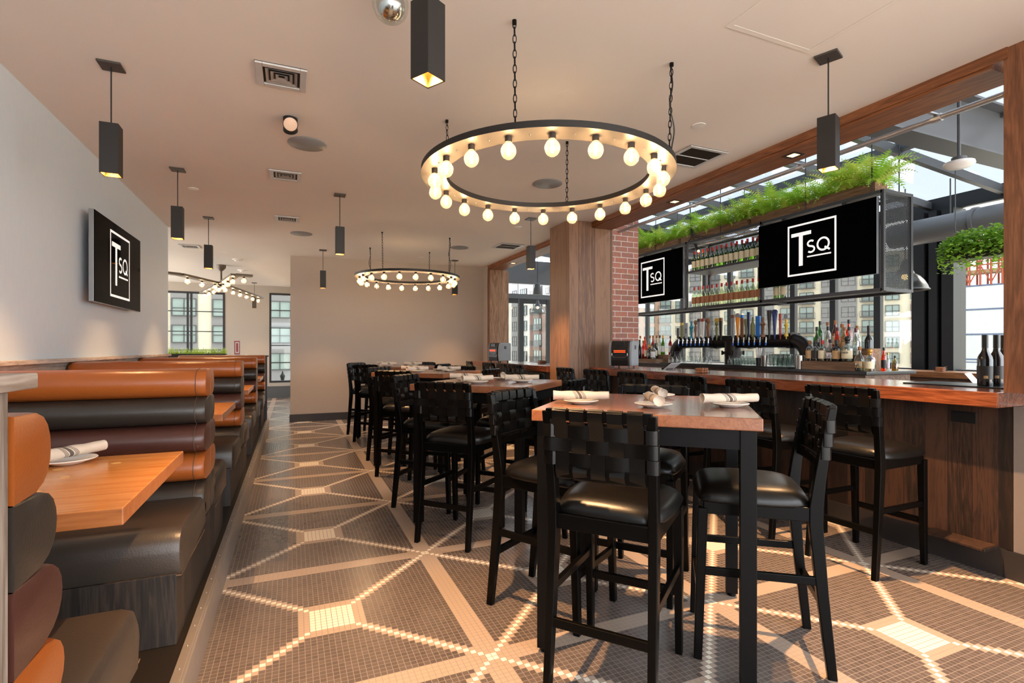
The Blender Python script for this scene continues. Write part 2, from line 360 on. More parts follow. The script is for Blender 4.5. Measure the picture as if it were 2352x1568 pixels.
# ------------------------------------------------------------------ the room shell
struct(box('floor', 'mosaic', -5.2, 4.4, -3.2, 15.6, -.08, 0))
struct(box('floor_patio', 'concrete', 4.4, 8.9, -3.2, 12.3, -.08, 0))
struct(box('ceiling', 'ceiling', -1.6, 3.75, -3.2, 15.5, CZ, CZ + .12))
struct(box('ceiling_side', 'ceiling', -5.2, -1.6, 8.4, 15.5, CZ, CZ + .12))
struct(box('wall_left', 'wall_cool', -1.75, -1.6, -3.2, 8.545, 1.26, CZ))
struct(box('wall_left_lower', 'rail_wood2', -1.75, -1.597, -3.2, 8.545, 0, 1.26))
wood('rail_wood', '#8f8378', '#aba097', '#c4bcb4', 'Y', .6)  # paler copy of the weathered wood, its lit look put into the colour
struct(box('trim_1', 'rail_wood', -1.6, -1.56, -3.2, 8.55, 1.245, 1.275, bevel=.004))
struct(box('wall_partition', 'wall_taupe', -.03, 3.9, 10.28, 15.5, 0, CZ))
struct(box('baseboard_partition', 'dark_base', -.045, 3.72, 10.265, 10.3, 0, .14))
struct(box('wall_right_far', 'wall_taupe', 3.72, 3.9, 9.95, 10.28, 0, CZ))
struct(box('wall_side', 'wall_far', -5.35, -5.2, 8.4, 15.6, 0, .5)); struct(box('wall_side_upper', 'wall_far', -5.35, -5.2, 8.4, 15.6, 2.9, CZ))  # unseen gap between the bands, added to brighten the far room
struct(box('wall_side_return', 'wall_far', -5.2, -1.75, 8.4, 8.545, 0, CZ))
# far wall with two tall windows
FW = 15.5
w = MB()
wins = [(-4.6, -1.63, .9, 2.82), (-.57, .25, .42, 2.86)]
w.box(-5.2, -4.6, FW, FW+.2, 0, CZ); w.box(-4.6, -1.63, FW, FW+.2, 0, .9); w.box(-4.6, -1.63, FW, FW+.2, 2.82, CZ)
w.box(-1.63, -.57, FW, FW+.2, 0, CZ); w.box(-.57, .25, FW, FW+.2, 0, .42); w.box(-.57, .25, FW, FW+.2, 2.86, CZ)
struct(w.build('wall_far', 'wall_far'))
struct(box('baseboard_far', 'grey_base', -5.2, -.03, FW-.02, FW+.01, 0, .32))
for i, (x0, x1, z0, z1) in enumerate(wins):
    f = MB(); t = .05
    f.box(x0, x0+t, FW-.01, FW+.07, z0, z1); f.box(x1-t, x1, FW-.01, FW+.07, z0, z1); f.box(x0+t, x1-t, FW-.01, FW+.07, z0, z0+t); f.box(x0+t, x1-t, FW-.01, FW+.07, z1-t, z1)
    vs = [-2.5, -2.42, -3.5] if i == 0 else []
    for v in vs: f.box(v, v+.05, FW, FW+.06, z0+t, z1-t)
    for z in ([1.78, 2.3, 1.3] if i == 0 else [.95, 1.42, 1.9, 2.38]): f.box(x0+t, x1-t, FW+.01, FW+.05, z, z+.022)
    o = struct(f.build('window_%d' % (i+1), 'window_frame'))
    box('pane', 'window_glass', x0+t, x1-t, FW+.028, FW+.034, z0+t, z1-t, parent=o)
# unseen wall behind the camera, opened wide to add light; right wall parts
struct(box('wall_back_low', 'wall_taupe', -1.75, 4.0, -3.35, -3.2, 0, .12)); struct(box('wall_back_top', 'wall_taupe', -1.75, 4.0, -3.35, -3.2, 2.92, CZ))
struct(box('trim_header', 'beam_wood', 3.72, 4.02, 1.66, 9.95, 2.968, CZ+.1))
struct(box('trim_header_lip', 'beam_wood', 3.705, 3.725, 1.58, 9.97, 2.985, CZ))
# wooden post and the wall right of the bar end
p = MB().box(3.715, 4.05, 1.15, 1.60, 1.10, CZ)
struct(p.build('trim_post', 'post_wood'))
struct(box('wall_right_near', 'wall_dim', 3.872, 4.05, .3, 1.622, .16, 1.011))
struct(box('wall_right_upper', 'wall_taupe', 3.73, 4.05, .3, 1.15, 1.02, CZ))  # unseen gap beyond this end, added for light on the left wall
struct(box('baseboard_right', 'dark_base', 3.86, 4.05, -3.2, 1.66, 0, .165))
wood('jamb_wood', '#70503a', '#8d6a4f', '#a68265', 'Z', .5)
struct(box('trim_jamb', 'jamb_wood', 3.735, 4.15, 9.915, 9.95, 1.02, 2.968))
struct(box('trim_casing', 'post_wood', 3.705, 3.735, 9.915, 9.98, 1.02, 2.985))
# big timber and brick column
struct(box('trim_column_timber', 'column_wood', 3.36, 4.04, 5.96, 6.52, 0, CZ, bevel=.006))
struct(box('wall_brick_pier', 'brick', 4.041, 4.47, 5.965, 6.5, 0, 3.4))
# raised booth platform
pl = struct(box('floor_platform', 'diamond_plate', -1.6, -.385, -3.2, 9.6, 0, .18))
e = MB(); e.box(-.385, -.355, -3.2, 9.6, 0, .17); e.box(-.395, -.362, -3.2, 9.6, .17, .184)
for k in range(60): e.sphere((-.378, -.2 + k*.16, .184), .005, 6, 4)
tag(e.build('platform_edge', 'steel_edge', bevel=.002), 'long brushed metal edge along the raised booth platform', 'metal edge')

# ------------------------------------------------------------------ booths
ROLLS = [('leather_tan', 1.10, 1.245), ('leather_char', .965, 1.105), ('leather_ox', .825, .97), ('leather_tan', .685, .83), ('leather_char', .50, .69)]
def roll(name, m, x0, x1, yc, hw, z0, z1, parent, side):
    """padded roll running along x, flat at the middle plane, bulging towards side (-1 or +1 in y)"""
    b = MB(); n = 10; prof = []
    for i in range(n+1):
        a = pi * i / n - pi/2
        prof.append((hw * max(0, cos(a)) ** .45, (z0+z1)/2 + (z1-z0)/2 * sin(a)))
    xs = [x0, x0+.012, x0+.04, x1-.045, x1-.014, x1-.002, x1]; sc = [.8, .93, 1, 1, .975, .93, .84]
    vs = []
    for x, s_ in zip(xs, sc):
        for (d, z) in prof:
            zz = (z0+z1)/2 + (z - (z0+z1)/2) * (1 - (1-s_)*.35); vs.append((x, yc + side * (d * s_ if d else 0), zz))
        vs.append((x, yc, (z0+z1)/2))
    k = n + 2; fs = []
    for j in range(len(xs)-1):
        for i in range(k):
            a, b_ = i, (i+1) % k
            fs.append((j*k+a, (j+1)*k+a, (j+1)*k+b_, j*k+b_) if side < 0 else (j*k+b_, (j+1)*k+b_, (j+1)*k+a, j*k+a))
    fs += [tuple(range(k)) if side < 0 else tuple(reversed(range(k))), tuple(reversed(range((len(xs)-1)*k, len(xs)*k))) if side < 0 else tuple(range((len(xs)-1)*k, len(xs)*k))]
    b.add(vs, fs)
    o = b.build(name, m, parent, smooth=True)
    sp = [(x1-.045, yc + side*(d+.0015), z) for d, z in prof]
    MB().tube(sp, .0018, 5).build('seam', 'thread', o)
    return o
def seat_cushion(x0, x1, ya, yb, z0, z1, parent, side):
    """seat block, ya at the back, yb the front edge with a rolled nose"""
    prof = [(ya, z0+.03), (ya, z1-.03), (ya + side*.08, z1-.005)]
    R = .075
    for i in range(7):
        a = pi/2 * i/6; prof.append((yb - side*R + side*R*sin(a), z1 - R + R*cos(a)))
    prof += [(yb + side*.004, (z0+z1)/2), (yb - side*.015, z0)]
    vs = []; xs = [x0, x0+.03, x1-.04, x1-.012, x1]; ins = [.02, 0, 0, .008, .03]
    cy = (ya+yb)/2; cz = (z0+z1)/2
    for x, q in zip(xs, ins):
        for y, z in prof: vs.append((x, y + (q if y < cy else -q), z + (-q*.8 if z > cz else 0)))
    k = len(prof); fs = []
    for j in range(len(xs)-1):
        for i in range(k):
            a, b_ = i, (i+1) % k; f = (j*k+a, j*k+b_, (j+1)*k+b_, (j+1)*k+a); fs.append(f if side < 0 else tuple(reversed(f)))
    e0 = tuple(range(k)); e1 = tuple(range((len(xs)-1)*k, len(xs)*k))
    fs += [tuple(reversed(e0)) if side < 0 else e0, e1 if side < 0 else tuple(reversed(e1))]
    return MB().add(vs, fs).build('seat_cushion', 'leather_seat', parent, smooth=True)
def booth(yc, label, front=True, back=True, z0=.18):
    r = empty('booth_bench', (-1.0, yc, z0), label=label, cat='booth seat', group='upholstered booth benches along the left wall')
    X0, X1 = -.585, .60
    b = MB()
    ya = -.76 if front else .005; yb = .72 if back else .06
    b.box(X0, X1-.02, ya, yb, 0, .28)
    b.build('base', 'base_planks', r, bevel=.003)
    MB().box(X0, X1-.06, -.03 if front else .006, .03, .28, 1.03).build('back_board', 'dark_base', r)
    sides = ([-1] if front else []) + ([1] if back else [])
    for sd in sides:
        for i, (m, za, zb) in enumerate(ROLLS):
            lean = (.150, .178, .205, .215, .215)[i]
            roll('back_roll', m, X0, X1, sd*.012, lean, za - z0, zb - z0, r, sd)
        seat_cushion(X0, X1, sd*.13, sd*.76, .27, .45, r, sd)
        MB().tube([(X0, sd*.757, .272), (X1-.005, sd*.757, .272), (X1, sd*.2, .272)], .003, 5).build('welt', 'thread', r)
    return r
booth(3.155, 'double booth bench with tan and dark rolled leather back, nearest one facing the camera')
booth(5.10, 'double booth bench with rolled leather back, second one facing the camera')
booth(7.10, 'double booth bench with rolled leather back, third one facing the camera')
booth(9.26, 'last booth bench before the green planter, against the dark partition', back=False)
booth(1.036, 'booth bench at the left picture edge with its rolled side panels close up', front=False)
# pony wall beside the nearest booth
r = empty('pony_wall', (-1.0, .9, .18), label='weathered wood end wall with flat cap at the left picture edge', cat='low wall')
MB().box(-.6, .60, -.06, .131, 0, 1.105).build('panel', 'weathered_v', r, bevel=.003)
MB().box(-.6, .615, -.09, .19, 1.105, 1.13).build('cap', 'weathered', r, bevel=.003)
# partition behind last booth with planter
r = empty('booth_partition', (-1.0, 9.42, 0), label='dark wood partition with flat top behind the last booth', cat='partition')
MB().box(-1.6, .62, -.05, .05, .0, 1.215).build('panel', 'dark_base', r); MB().box(-1.62, .64, -.08, .2, 1.215, 1.235).build('cap', 'dark_planks', r, bevel=.003)

# booth tables
def booth_table(yc, label):
    r = empty('booth_table', (-1.0, yc, .18), label=label, cat='table', group='orange wood booth tables')
    tp = edges(MB().box(-.59, .60, -.40, .40, .715, .76).build('tabletop', 'booth_table', r, bevel=.003), 'booth_edge')
    for qx, qy in () if yc > 3 else ((.05, -.28), (.32, -.12), (.12, .02), (.33, .06), (.12, .27), (.42, .24), (.27, .2), (-.2, .1)): MB().lathe([(.016, .7595), (.0155, .7604)], (qx, qy, 0), 14).build('wood_plug', 'plug_wood', tp)
    MB().box(-.56, -.46, -.3, .3, .0, .715).build('wall_support', 'black_metal', r)
    MB().cyl((.1, 0, .02), (.1, 0, .715), .035, 12).lathe([(.2, 0), (.2, .012), (.05, .03)], (.1, 0, 0), 20).build('pedestal', 'black_metal', r, smooth=True)
    return r
for y, l in ((2.015, 'orange wood booth table, nearest one, with plate and napkin'), (4.07, 'orange wood booth table behind the nearest booth back'),
             (6.1, 'orange wood booth table, third from the camera'), (8.2, 'orange wood booth table, farthest one before the planter')):
    booth_table(y, l)

# ------------------------------------------------------------------ plates and napkins
plate0 = MB().lathe([(.0001, 0), (.045, 0), (.05, .004), (.082, .014), (.086, .017), (.084, .019), (.05, .009), (.0001, .008)], n=32, cap=False).build('plate', 'china', smooth=True)
nb = MB(); xs = [i/40*.27-.135 for i in range(41)]; nn = 14; vs = []
for i, x in enumerate(xs):
    fl = .9 + .06*abs(2*i/40-1)**8 + .035*sin(i*.55+1) - .1*(i/40)
    for k in range(nn):
        a = 2*pi*k/nn; rr = .026*fl*(1+.05*sin(3*a+i*.2)); vs.append((x, rr*cos(a), rr*.9*sin(a)+.027))
for i in range(40):
    for k in range(nn): nb.f.append((i*nn+k, i*nn+(k+1)%nn, (i+1)*nn+(k+1)%nn, (i+1)*nn+k)); nb.m.append(0)
nb.v = vs
nb.f.append(tuple(range(nn))); nb.m.append(0); nb.f.append(tuple(reversed(range(40*nn, 41*nn)))); nb.m.append(0)
def napkin_mat():
    m = MATS['linen']; n, l = m.node_tree.nodes, m.node_tree.links; p = n['Principled BSDF']; src = p.inputs['Base Color'].links[0].from_socket
    tc = n.new('ShaderNodeTexCoord'); dp = n.new('ShaderNodeVectorMath'); dp.operation = 'DOT_PRODUCT'; dp.inputs[1].default_value = (1, .35, .45); l.new(tc.outputs['Object'], dp.inputs[0])
    ab = n.new('ShaderNodeMath'); ab.operation = 'ABSOLUTE'; l.new(dp.outputs['Value'], ab.inputs[0]); acc = None
    for c_, w_ in ((0, .007), (.0135, .0013), (.0185, .0013), (.0235, .0013)):
        k = n.new('ShaderNodeMath'); k.operation = 'COMPARE'; l.new(ab.outputs[0], k.inputs[0]); k.inputs[1].default_value = c_; k.inputs[2].default_value = w_
        if acc is None: acc = k.outputs[0]
        else: q = n.new('ShaderNodeMath'); q.operation = 'MAXIMUM'; l.new(acc, q.inputs[0]); l.new(k.outputs[0], q.inputs[1]); acc = q.outputs[0]
    mx = n.new('ShaderNodeMix'); mx.data_type = 'RGBA'; l.new(acc, mx.inputs[0]); l.new(src, mx.inputs[6]); mx.inputs[7].default_value = lin('#5b524b'); l.new(mx.outputs[2], p.inputs['Base Color'])
napkin_mat()
napkin0 = nb.build('rolled_napkin', 'linen', smooth=2)
used = {'p': False, 'n': False}
def setting(x, y, z, rz, where, g, rzp=0, dx=0, dy=0):
    for key, o, off, lab, cat in (('p', plate0, 0, 'small white plate under a rolled napkin, ', 'plate'), ('n', napkin0, .014, 'rolled striped cloth napkin on a small plate, ', 'napkin')):
        c = o if not used[key] else o.copy()
        if used[key]: COL.objects.link(c)
        used[key] = True
        c.location = (x + (dx if key == 'n' else 0), y + (dy if key == 'n' else 0), z + off); c.rotation_euler.z = rz if key == 'n' else 0
        tag(c, lab + where, cat, ('plates' if key == 'p' else 'napkins') + ' ' + g)

# ------------------------------------------------------------------ bar stool
def make_stool():
    r = empty('bar_stool', label='x', cat='bar stool')
    for s_ in (-1, 1):
        b = MB(); SEC = [(.203, -.272, 0, .03, .036), (.2, -.235, .35, .034, .044), (.198, -.212, .62, .036, .052), (.198, -.213, .70, .036, .052), (.199, -.224, .80, .036, .046), (.201, -.245, .95, .036, .038), (.203, -.272, 1.108, .036, .03)]
        vs = []; fs = [(3, 2, 1, 0), tuple(range(24, 28))]
        for (x, y, z, w_, h_) in SEC:
            for ax, ay in ((-1, -1), (1, -1), (1, 1), (-1, 1)): vs.append((x*s_+ax*w_/2, y+ay*h_/2, z))
        for q in range(6):
            for k in range(4): fs.append((q*4+k, q*4+(k+1)%4, q*4+4+(k+1)%4, q*4+4+k))
        b.add(vs, fs).build('leg', 'black_wood', r, bevel=.004)
        MB().bar((.205*s_, .245, 0), (.205*s_, .225, .66), .03, .034, up=(0, 1, 0), w2=.042, h2=.042).build('leg', 'black_wood', r, bevel=.004)
        MB().bar((.204*s_, -.245, .395), (.205*s_, .232, .385), .02, .034).build('stretcher', 'black_wood', r, bevel=.003)
    MB().bar((-.2, -.252, .275), (.2, -.252, .275), .02, .036).build('stretcher', 'black_wood', r, bevel=.003)
    MB().bar((-.2, .238, .275), (.2, .238, .275), .022, .036).build('stretcher', 'black_wood', r, bevel=.003)
    b = MB(); b.bar((-.2, -.215, .665), (.2, -.215, .665), .022, .06); b.bar((-.2, .222, .665), (.2, .222, .665), .022, .06)
    for s_ in (-1, 1): b.bar((.2*s_, -.215, .665), (.205*s_, .222, .665), .022, .06)
    b.build('seat_frame', 'black_wood', r, bevel=.003)
    # padded seat
    nx, ny = 12, 12; vs = []; fs = []
    def sq(u): return math.copysign(abs(u)**.75, u)
    for j in range(ny+1):
        for i in range(nx+1):
            u = sq(2*i/nx-1); v = sq(2*j/ny-1); e_ = max(abs(u), abs(v))
            wd = .238 - .036*(v < 0)*v*v
            x = u*wd; y = v*.235+.02
            d = (1-abs(u)**5)*(1-abs(v)**5)
            rc = 1-.075*(abs(u)*abs(v))**4; vs.append((x*rc, (y-.02)*rc+.02, .70+.058*d**.5+.012*(1-u*u)*(1-v*v)))
    for j in range(ny):
        for i in range(nx): a = j*(nx+1)+i; fs.append((a, a+1, a+nx+2, a+nx+1))
    top = len(vs); vs += [(x*.97, (y-.02)*.97+.02, .688) for x, y, z in vs[:top]]
    fs += [tuple(reversed([i+top for i in f])) for f in fs]
    rim = [i for i in range(nx+1)] + [(j+1)*(nx+1)-1 for j in range(1, ny+1)] + [ny*(nx+1)+i for i in range(nx-1, -1, -1)] + [j*(nx+1) for j in range(ny-1, 0, -1)]
    for a, b_ in zip(rim, rim[1:]+rim[:1]): fs.append((b_, a, a+top, b_+top))
    MB().add(vs, fs).build('seat', 'leather_black', r, smooth=2)
    def yb(z, x=0): return -.224 - .048*(z-.80)/.305 - .016*(1-(x/.205)**2)
    b = MB(); K = 8
    def rail(z0, z1, t):
        vs = []
        for i in range(K+1):
            x = -.205+.41*i/K
            for (zz, dy) in ((z0, -t/2), (z0, t/2), (z1, t/2), (z1, -t/2)): vs.append((x, yb(zz, x)+dy, zz))
        fs = [(0, 1, 2, 3), (K*4+3, K*4+2, K*4+1, K*4)]
        for i in range(K):
            for k in range(4): fs.append((i*4+k, i*4+(k+1)%4, (i+1)*4+(k+1)%4, (i+1)*4+k)[::-1])
        b.add(vs, fs)
    rail(1.075, 1.118, .026); b.build('top_rail', 'black_wood', r, bevel=.003)
    b = MB(); rail(.845, .895, .02); b.build('back_rail', 'black_wood', r, bevel=.003)
    # woven straps
    b = MB(); hz = (.922, .977, 1.032); vx = (-.146, -.073, 0, .073, .146)
    for i, x in enumerate(vx):
        pts = [(x, yb(.885, x)+.013, .885), (x, yb(.875, x)+.0, .842), (x, yb(.885, x)-.014, .875)]
        for j, z in enumerate(hz):
            s_ = 1 if (i+j) % 2 else -1
            pts.append((x, yb(z, x)-.002 + s_*.003, z-.018)); pts.append((x, yb(z, x)-.002 + s_*.003, z+.018))
        pts += [(x, yb(1.08, x)-.017, 1.075), (x, yb(1.1, x)-.017, 1.112), (x, yb(1.12, x), 1.1225), (x, yb(1.1, x)+.017, 1.112), (x, yb(1.08, x)+.016, 1.07)]
        b.ribbon(pts, .057, .0026, (1, 0, 0))
    for j, z in enumerate(hz):
        pts = []
        L_ = [(-.184, .02), (-.210, .0215), (-.2215, .014), (-.2245, 0), (-.2215, -.014), (-.210, -.0215), (-.184, -.0205)]
        y0_ = yb(z, .2); pts += [(a_, y0_+b_, z) for a_, b_ in L_]
        for i, x in enumerate(vx):
            s_ = -1 if (i+j) % 2 else 1
            pts.append((x-.024, yb(z, x)-.002+s_*.003, z)); pts.append((x+.024, yb(z, x)-.002+s_*.003, z))
        pts += [(-a_, y0_+b_, z) for a_, b_ in reversed(L_)]
        b.ribbon(pts, .051, .003, (0, 0, 1))
    b.build('woven_back', 'strap', r, smooth=True)
    return r
stool0 = make_stool(); first = [True]
def stool(x, y, ang, label, group, z=0):
    """ang = heading (degrees) the stool faces"""
    rz = radians(ang - 90)
    if first[0]:
        o = stool0; first[0] = False; o.location = (x, y, z); o.rotation_euler.z = rz; o['label'] = label; o['group'] = group
        KIDS[stool0.name] = [(c, kids(c)) for c in kids(stool0)]
        return o
    return copy_tree(stool0, (x, y, z), rz, label, group)

# ------------------------------------------------------------------ high tables
def high_table(x, y, ang, label):
    r = empty('high_table', (x, y, 0), radians(ang), label, 'table', 'square high-top tables in the aisle')
    edges(MB().box(-.465, .465, -.465, .465, 1.03, 1.08).build('tabletop', 'table_top', r, bevel=.004), 'table_edge')
    for a in (-1, 1):
        for b_ in (-1, 1):
            g = MB().box(a*.415-.03, a*.415+.03, b_*.415-.03, b_*.415+.03, .02, 1.03).build('leg', 'black_metal', r, bevel=.002)
            MB().cyl((a*.415, b_*.415, 0), (a*.415, b_*.415, .02), .022, 10).build('foot_pad', 'black_metal', g)
    b = MB()
    for s_ in (-1, 1):
        b.box(-.385, .385, s_*.425-.012, s_*.425+.012, .95, 1.03); b.box(s_*.425-.012, s_*.425+.012, -.385, .385, .95, 1.03)
    b.build('apron', 'black_metal', r)
    return r
TB = [((1.63, 2.10), 48, 'nearest', 'nearest high-top table'), ((1.48, 3.92), 45, 'second', 'second high-top table'), ((1.48, 6.0), 45, 'third', 'third high-top table'), ((1.5, 8.05), 45, 'farthest', 'farthest high-top table')]
for (x, y), a, nm, lab in TB:
    high_table(x, y, a, 'square wood high-top table with black legs, %s one from the camera' % nm)
SET1 = [(1.30, 2.19, -28, 'left setting of the nearest high-top table', 0, 0), (1.86, 1.80, -16, 'right setting of the nearest high-top table', 0, 0),
        (1.53, 1.93, 62, 'behind the nearest stool back', 0, 0), (1.86, 2.30, 60, 'far setting of the nearest high-top table', -.05, -.06)]
for x, y, a, w_, dx, dy in SET1: setting(x, y, 1.081, radians(a), w_, 'on the nearest high-top', dx=dx, dy=dy)
for k, ((x, y), a, nm, lab) in enumerate(TB[1:]):
    for j, (dx, dy, ra, w_) in enumerate(((-.14, .2, -25, 'left-back'), (-.16, -.14, 10, 'left-front'), (.2, .22, 70, 'right-back'), (.21, -.16, -20, 'right-front'))):
        setting(x+dx, y+dy, 1.081, radians(ra + k*7), '%s setting of the %s' % (w_, lab), 'on the ' + lab)
setting(-.735, 2.31, .941, radians(58), 'on the nearest orange booth table', 'on the booth table')
G = 'woven strap bar stools around the high-tops'
LB = 'black woven-back bar stool, '
stool(1.26, 1.82, 39, LB + 'back turned to the camera at the nearest high-top', G)
stool(1.95, 1.755, 140, LB + 'right of the nearest high-top, seen from its side', G)
stool(1.28, 2.43, -58, LB + 'left of the nearest high-top, partly behind its leg', G)
stool(1.87, 2.46, -141, LB + 'far side of the nearest high-top, seat peeking behind', G)
stool(1.14, 3.60, 42, LB + 'back turned to the camera at the second high-top', G)
stool(1.13, 4.40, -41, LB + 'left of the second high-top table', G)
stool(1.77, 3.57, 130, LB + 'right of the second high-top table', G)
stool(1.80, 4.25, -138, LB + 'far side of the second high-top table', G)
stool(1.155, 5.61, 45, LB + 'back turned to the camera at the third high-top', G)
stool(1.17, 6.33, -48, LB + 'left of the third high-top table', G)
stool(1.87, 5.62, 135, LB + 'right of the third high-top table', G)
stool(1.87, 6.39, -135, LB + 'far side of the third high-top table', G)
stool(1.16, 7.80, 45, LB + 'back turned to the camera at the farthest high-top', G)
stool(1.14, 8.42, -45, LB + 'leftmost of all, at the farthest high-top', G)
stool(1.88, 7.68, 135, LB + 'right of the farthest high-top table', G)
stool(1.86, 8.42, -135, LB + 'far side of the farthest high-top table', G)
G2 = 'woven strap bar stools along the bar counter'
for i, (x, y, a) in enumerate(((3.38, 2.15, 3), (3.36, 2.80, -2), (3.34, 3.48, 4), (3.33, 4.20, 0), (3.33, 4.86, 3), (3.30, 5.47, -3))):
    stool(x, y, a, LB + 'at the bar counter, %s from the post at its right end' % ('first', 'second', 'third', 'fourth', 'fifth', 'sixth')[i], G2)
for i, (x, y) in enumerate(((3.22, 6.80), (3.22, 7.32), (3.2, 7.88), (3.18, 8.75))):
    stool(x, y, (2, -3, 4, -6)[i], LB + 'at the far counter beyond the timber column, %s from it' % ('first', 'second', 'third', 'fourth')[i], 'woven strap bar stools along the far counter')

# ------------------------------------------------------------------ bar counter
def counter(name, x0, x1, xb, y0, y1, label, ztop=1.10, front=True):
    r = empty(name, (0, 0, 0), label=label, cat='bar counter')
    MB().box(x0, x1, y0, y1, ztop-.088, ztop).build('countertop', 'bar_wood', r, bevel=.004)
    MB().box(xb, xb+.1, y0+.02, y1, .16, ztop-.088).build('front_panel', 'dark_planks', r)
    MB().box(xb-.01, xb+.1, y0+.02, y1, 0, .165).build('toe_kick', 'dark_base', r)
    return r
r = counter('bar_counter', 3.66, 4.42, 3.875, 1.605, 5.955, 'long walnut bar counter with dark plank front')
MB().prism([(3.70, 1.68), (3.86, 1.68), (3.86, 2.02), (3.72, 2.02)], .018, Matrix.Translation((0, 0, .165)))  .build('foot_ledge', 'dark_planks', r, bevel=.004)
MB().prism([(3.72, 2.9), (3.86, 2.9), (3.86, 3.4), (3.72, 3.4)], .018, Matrix.Translation((0, 0, .165)))  .build('foot_ledge', 'dark_planks', r, bevel=.004)
o = MB().box(3.868, 3.876, 1.80, 1.93, .885, .955).build('outlet', 'plastic_black', r, bevel=.002)
r = counter('far_counter', 3.32, 3.95, 3.62, 6.53, 9.91, 'far walnut counter beyond the timber column')
# heaters
def heater(x, y, nang, label):
    r = empty('space_heater', (x, y, 1.10), radians(nang + 90), label, 'heater', 'infrared space heaters on the counters')
    # local: front faces -y
    b = MB(); prof = [(-.15, .03), (-.158, .10), (-.158, .24), (-.135, .335), (-.10, .35), (.14, .35), (.15, .33), (.15, .03)]
    M = Matrix(((0, 0, 1, -.115), (1, 0, 0, 0), (0, 1, 0, 0), (0, 0, 0, 1)))
    b.prism(prof, .23, M).build('casing', 'heater_dark', r, bevel=.006)
    for s_ in (-1, 1):
        prof2 = [(-.13, .03), (-.138, .10), (-.138, .24), (-.12, .33), (-.09, .345), (.135, .345), (.145, .325), (.145, .03)]
        M2 = Matrix(((0, 0, 1, .115 if s_ > 0 else -.15), (1, 0, 0, 0), (0, 1, 0, 0), (0, 0, 0, 1)))
        MB().prism(prof2, .035, M2).build('side_panel', 'heater_grey', r, bevel=.006)
    MB().box(-.09, .09, -.1615, -.1585, .165, .245).build('grille', 'plastic_black', r)
    for z in (.2, .218): MB().box(-.075, .075, -.1655, -.162, z, z+.009).build('heating_element', 'coil', r)
    MB().box(-.06, .06, -.152, -.125, .28, .335).build('control_panel', 'plastic_black', r, bevel=.002)
    MB().box(.150, .152, -.02, .03, .24, .29).build('handle_recess', 'plastic_black', r)
    MB().tube([(-.1, -.163, .19), (-.1, -.163, .16), (-.07, -.163, .135), (.07, -.163, .135), (.1, -.163, .16), (.1, -.163, .19)], .003, 6).build('trim_line', 'steel', r)
    for a in (-1, 1):
        for c in (-1, 1): MB().cyl((a*.1, c*.11, 0), (a*.1, c*.11, .032), .012, 8).build('foot', 'plastic_black', r)
    return r
heater(3.93, 5.55, 216, 'dark space heater with glowing orange bars in front of the brick pier')
heater(3.42, 8.6, 200, 'dark space heater with grey side on the far counter, left of the timber column')
# caddies
def caddy(x, y, z, label):
    r = empty('sugar_caddy', (x, y, z), .2, label, 'caddy')
    b = MB()
    for i in range(5): b.box(-.055+i*.024, -.04+i*.024, -.035, .035, .005, .05)
    b.build('packets', 'label_copper', r)
    b = MB()
    for z_ in (.004, .03, .056): b.tube([(-.065, -.045, z_), (.065, -.045, z_), (.065, .045, z_), (-.065, .045, z_)], .002, 5, closed=True)
    for x_ in (-.065, -.02, .02, .065):
        for s_ in (-.045, .045): b.cyl((x_, s_, 0), (x_, s_, .058), .002, 5)
    b.build('wire_basket', 'black_metal', r)
caddy(3.86, 4.1, 1.10, 'small wire caddy of copper packets on the bar counter')
caddy(3.70, 7.45, 1.10, 'small wire caddy of copper packets on the far counter by the column')
caddy(7.3, 3.75, 1.07, 'wire caddy on the patio bar beyond the bottles')
# tablet
r = empty('pos_tablet', (4.17, 4.95, 1.09), radians(25), 'black till tablet with pale rim leaning behind the bar counter', 'tablet')
M = Matrix.Translation((0, 0, .03)) @ Matrix.Rotation(radians(-38), 4, 'X')
b = MB().box(-.13, .13, -.09, .09, 0, .012); b.v = [tuple(M @ Vector(v)) for v in b.v]; b.build('screen', 'tv_black', r, bevel=.002)
b = MB().box(-.135, .135, -.095, .095, -.006, -.0005); b.v = [tuple(M @ Vector(v)) for v in b.v]; b.build('rim', 'vent_pale', r)
MB().box(-.08, .08, 0, .07, 0, .03).build('stand', 'plastic_black', r)

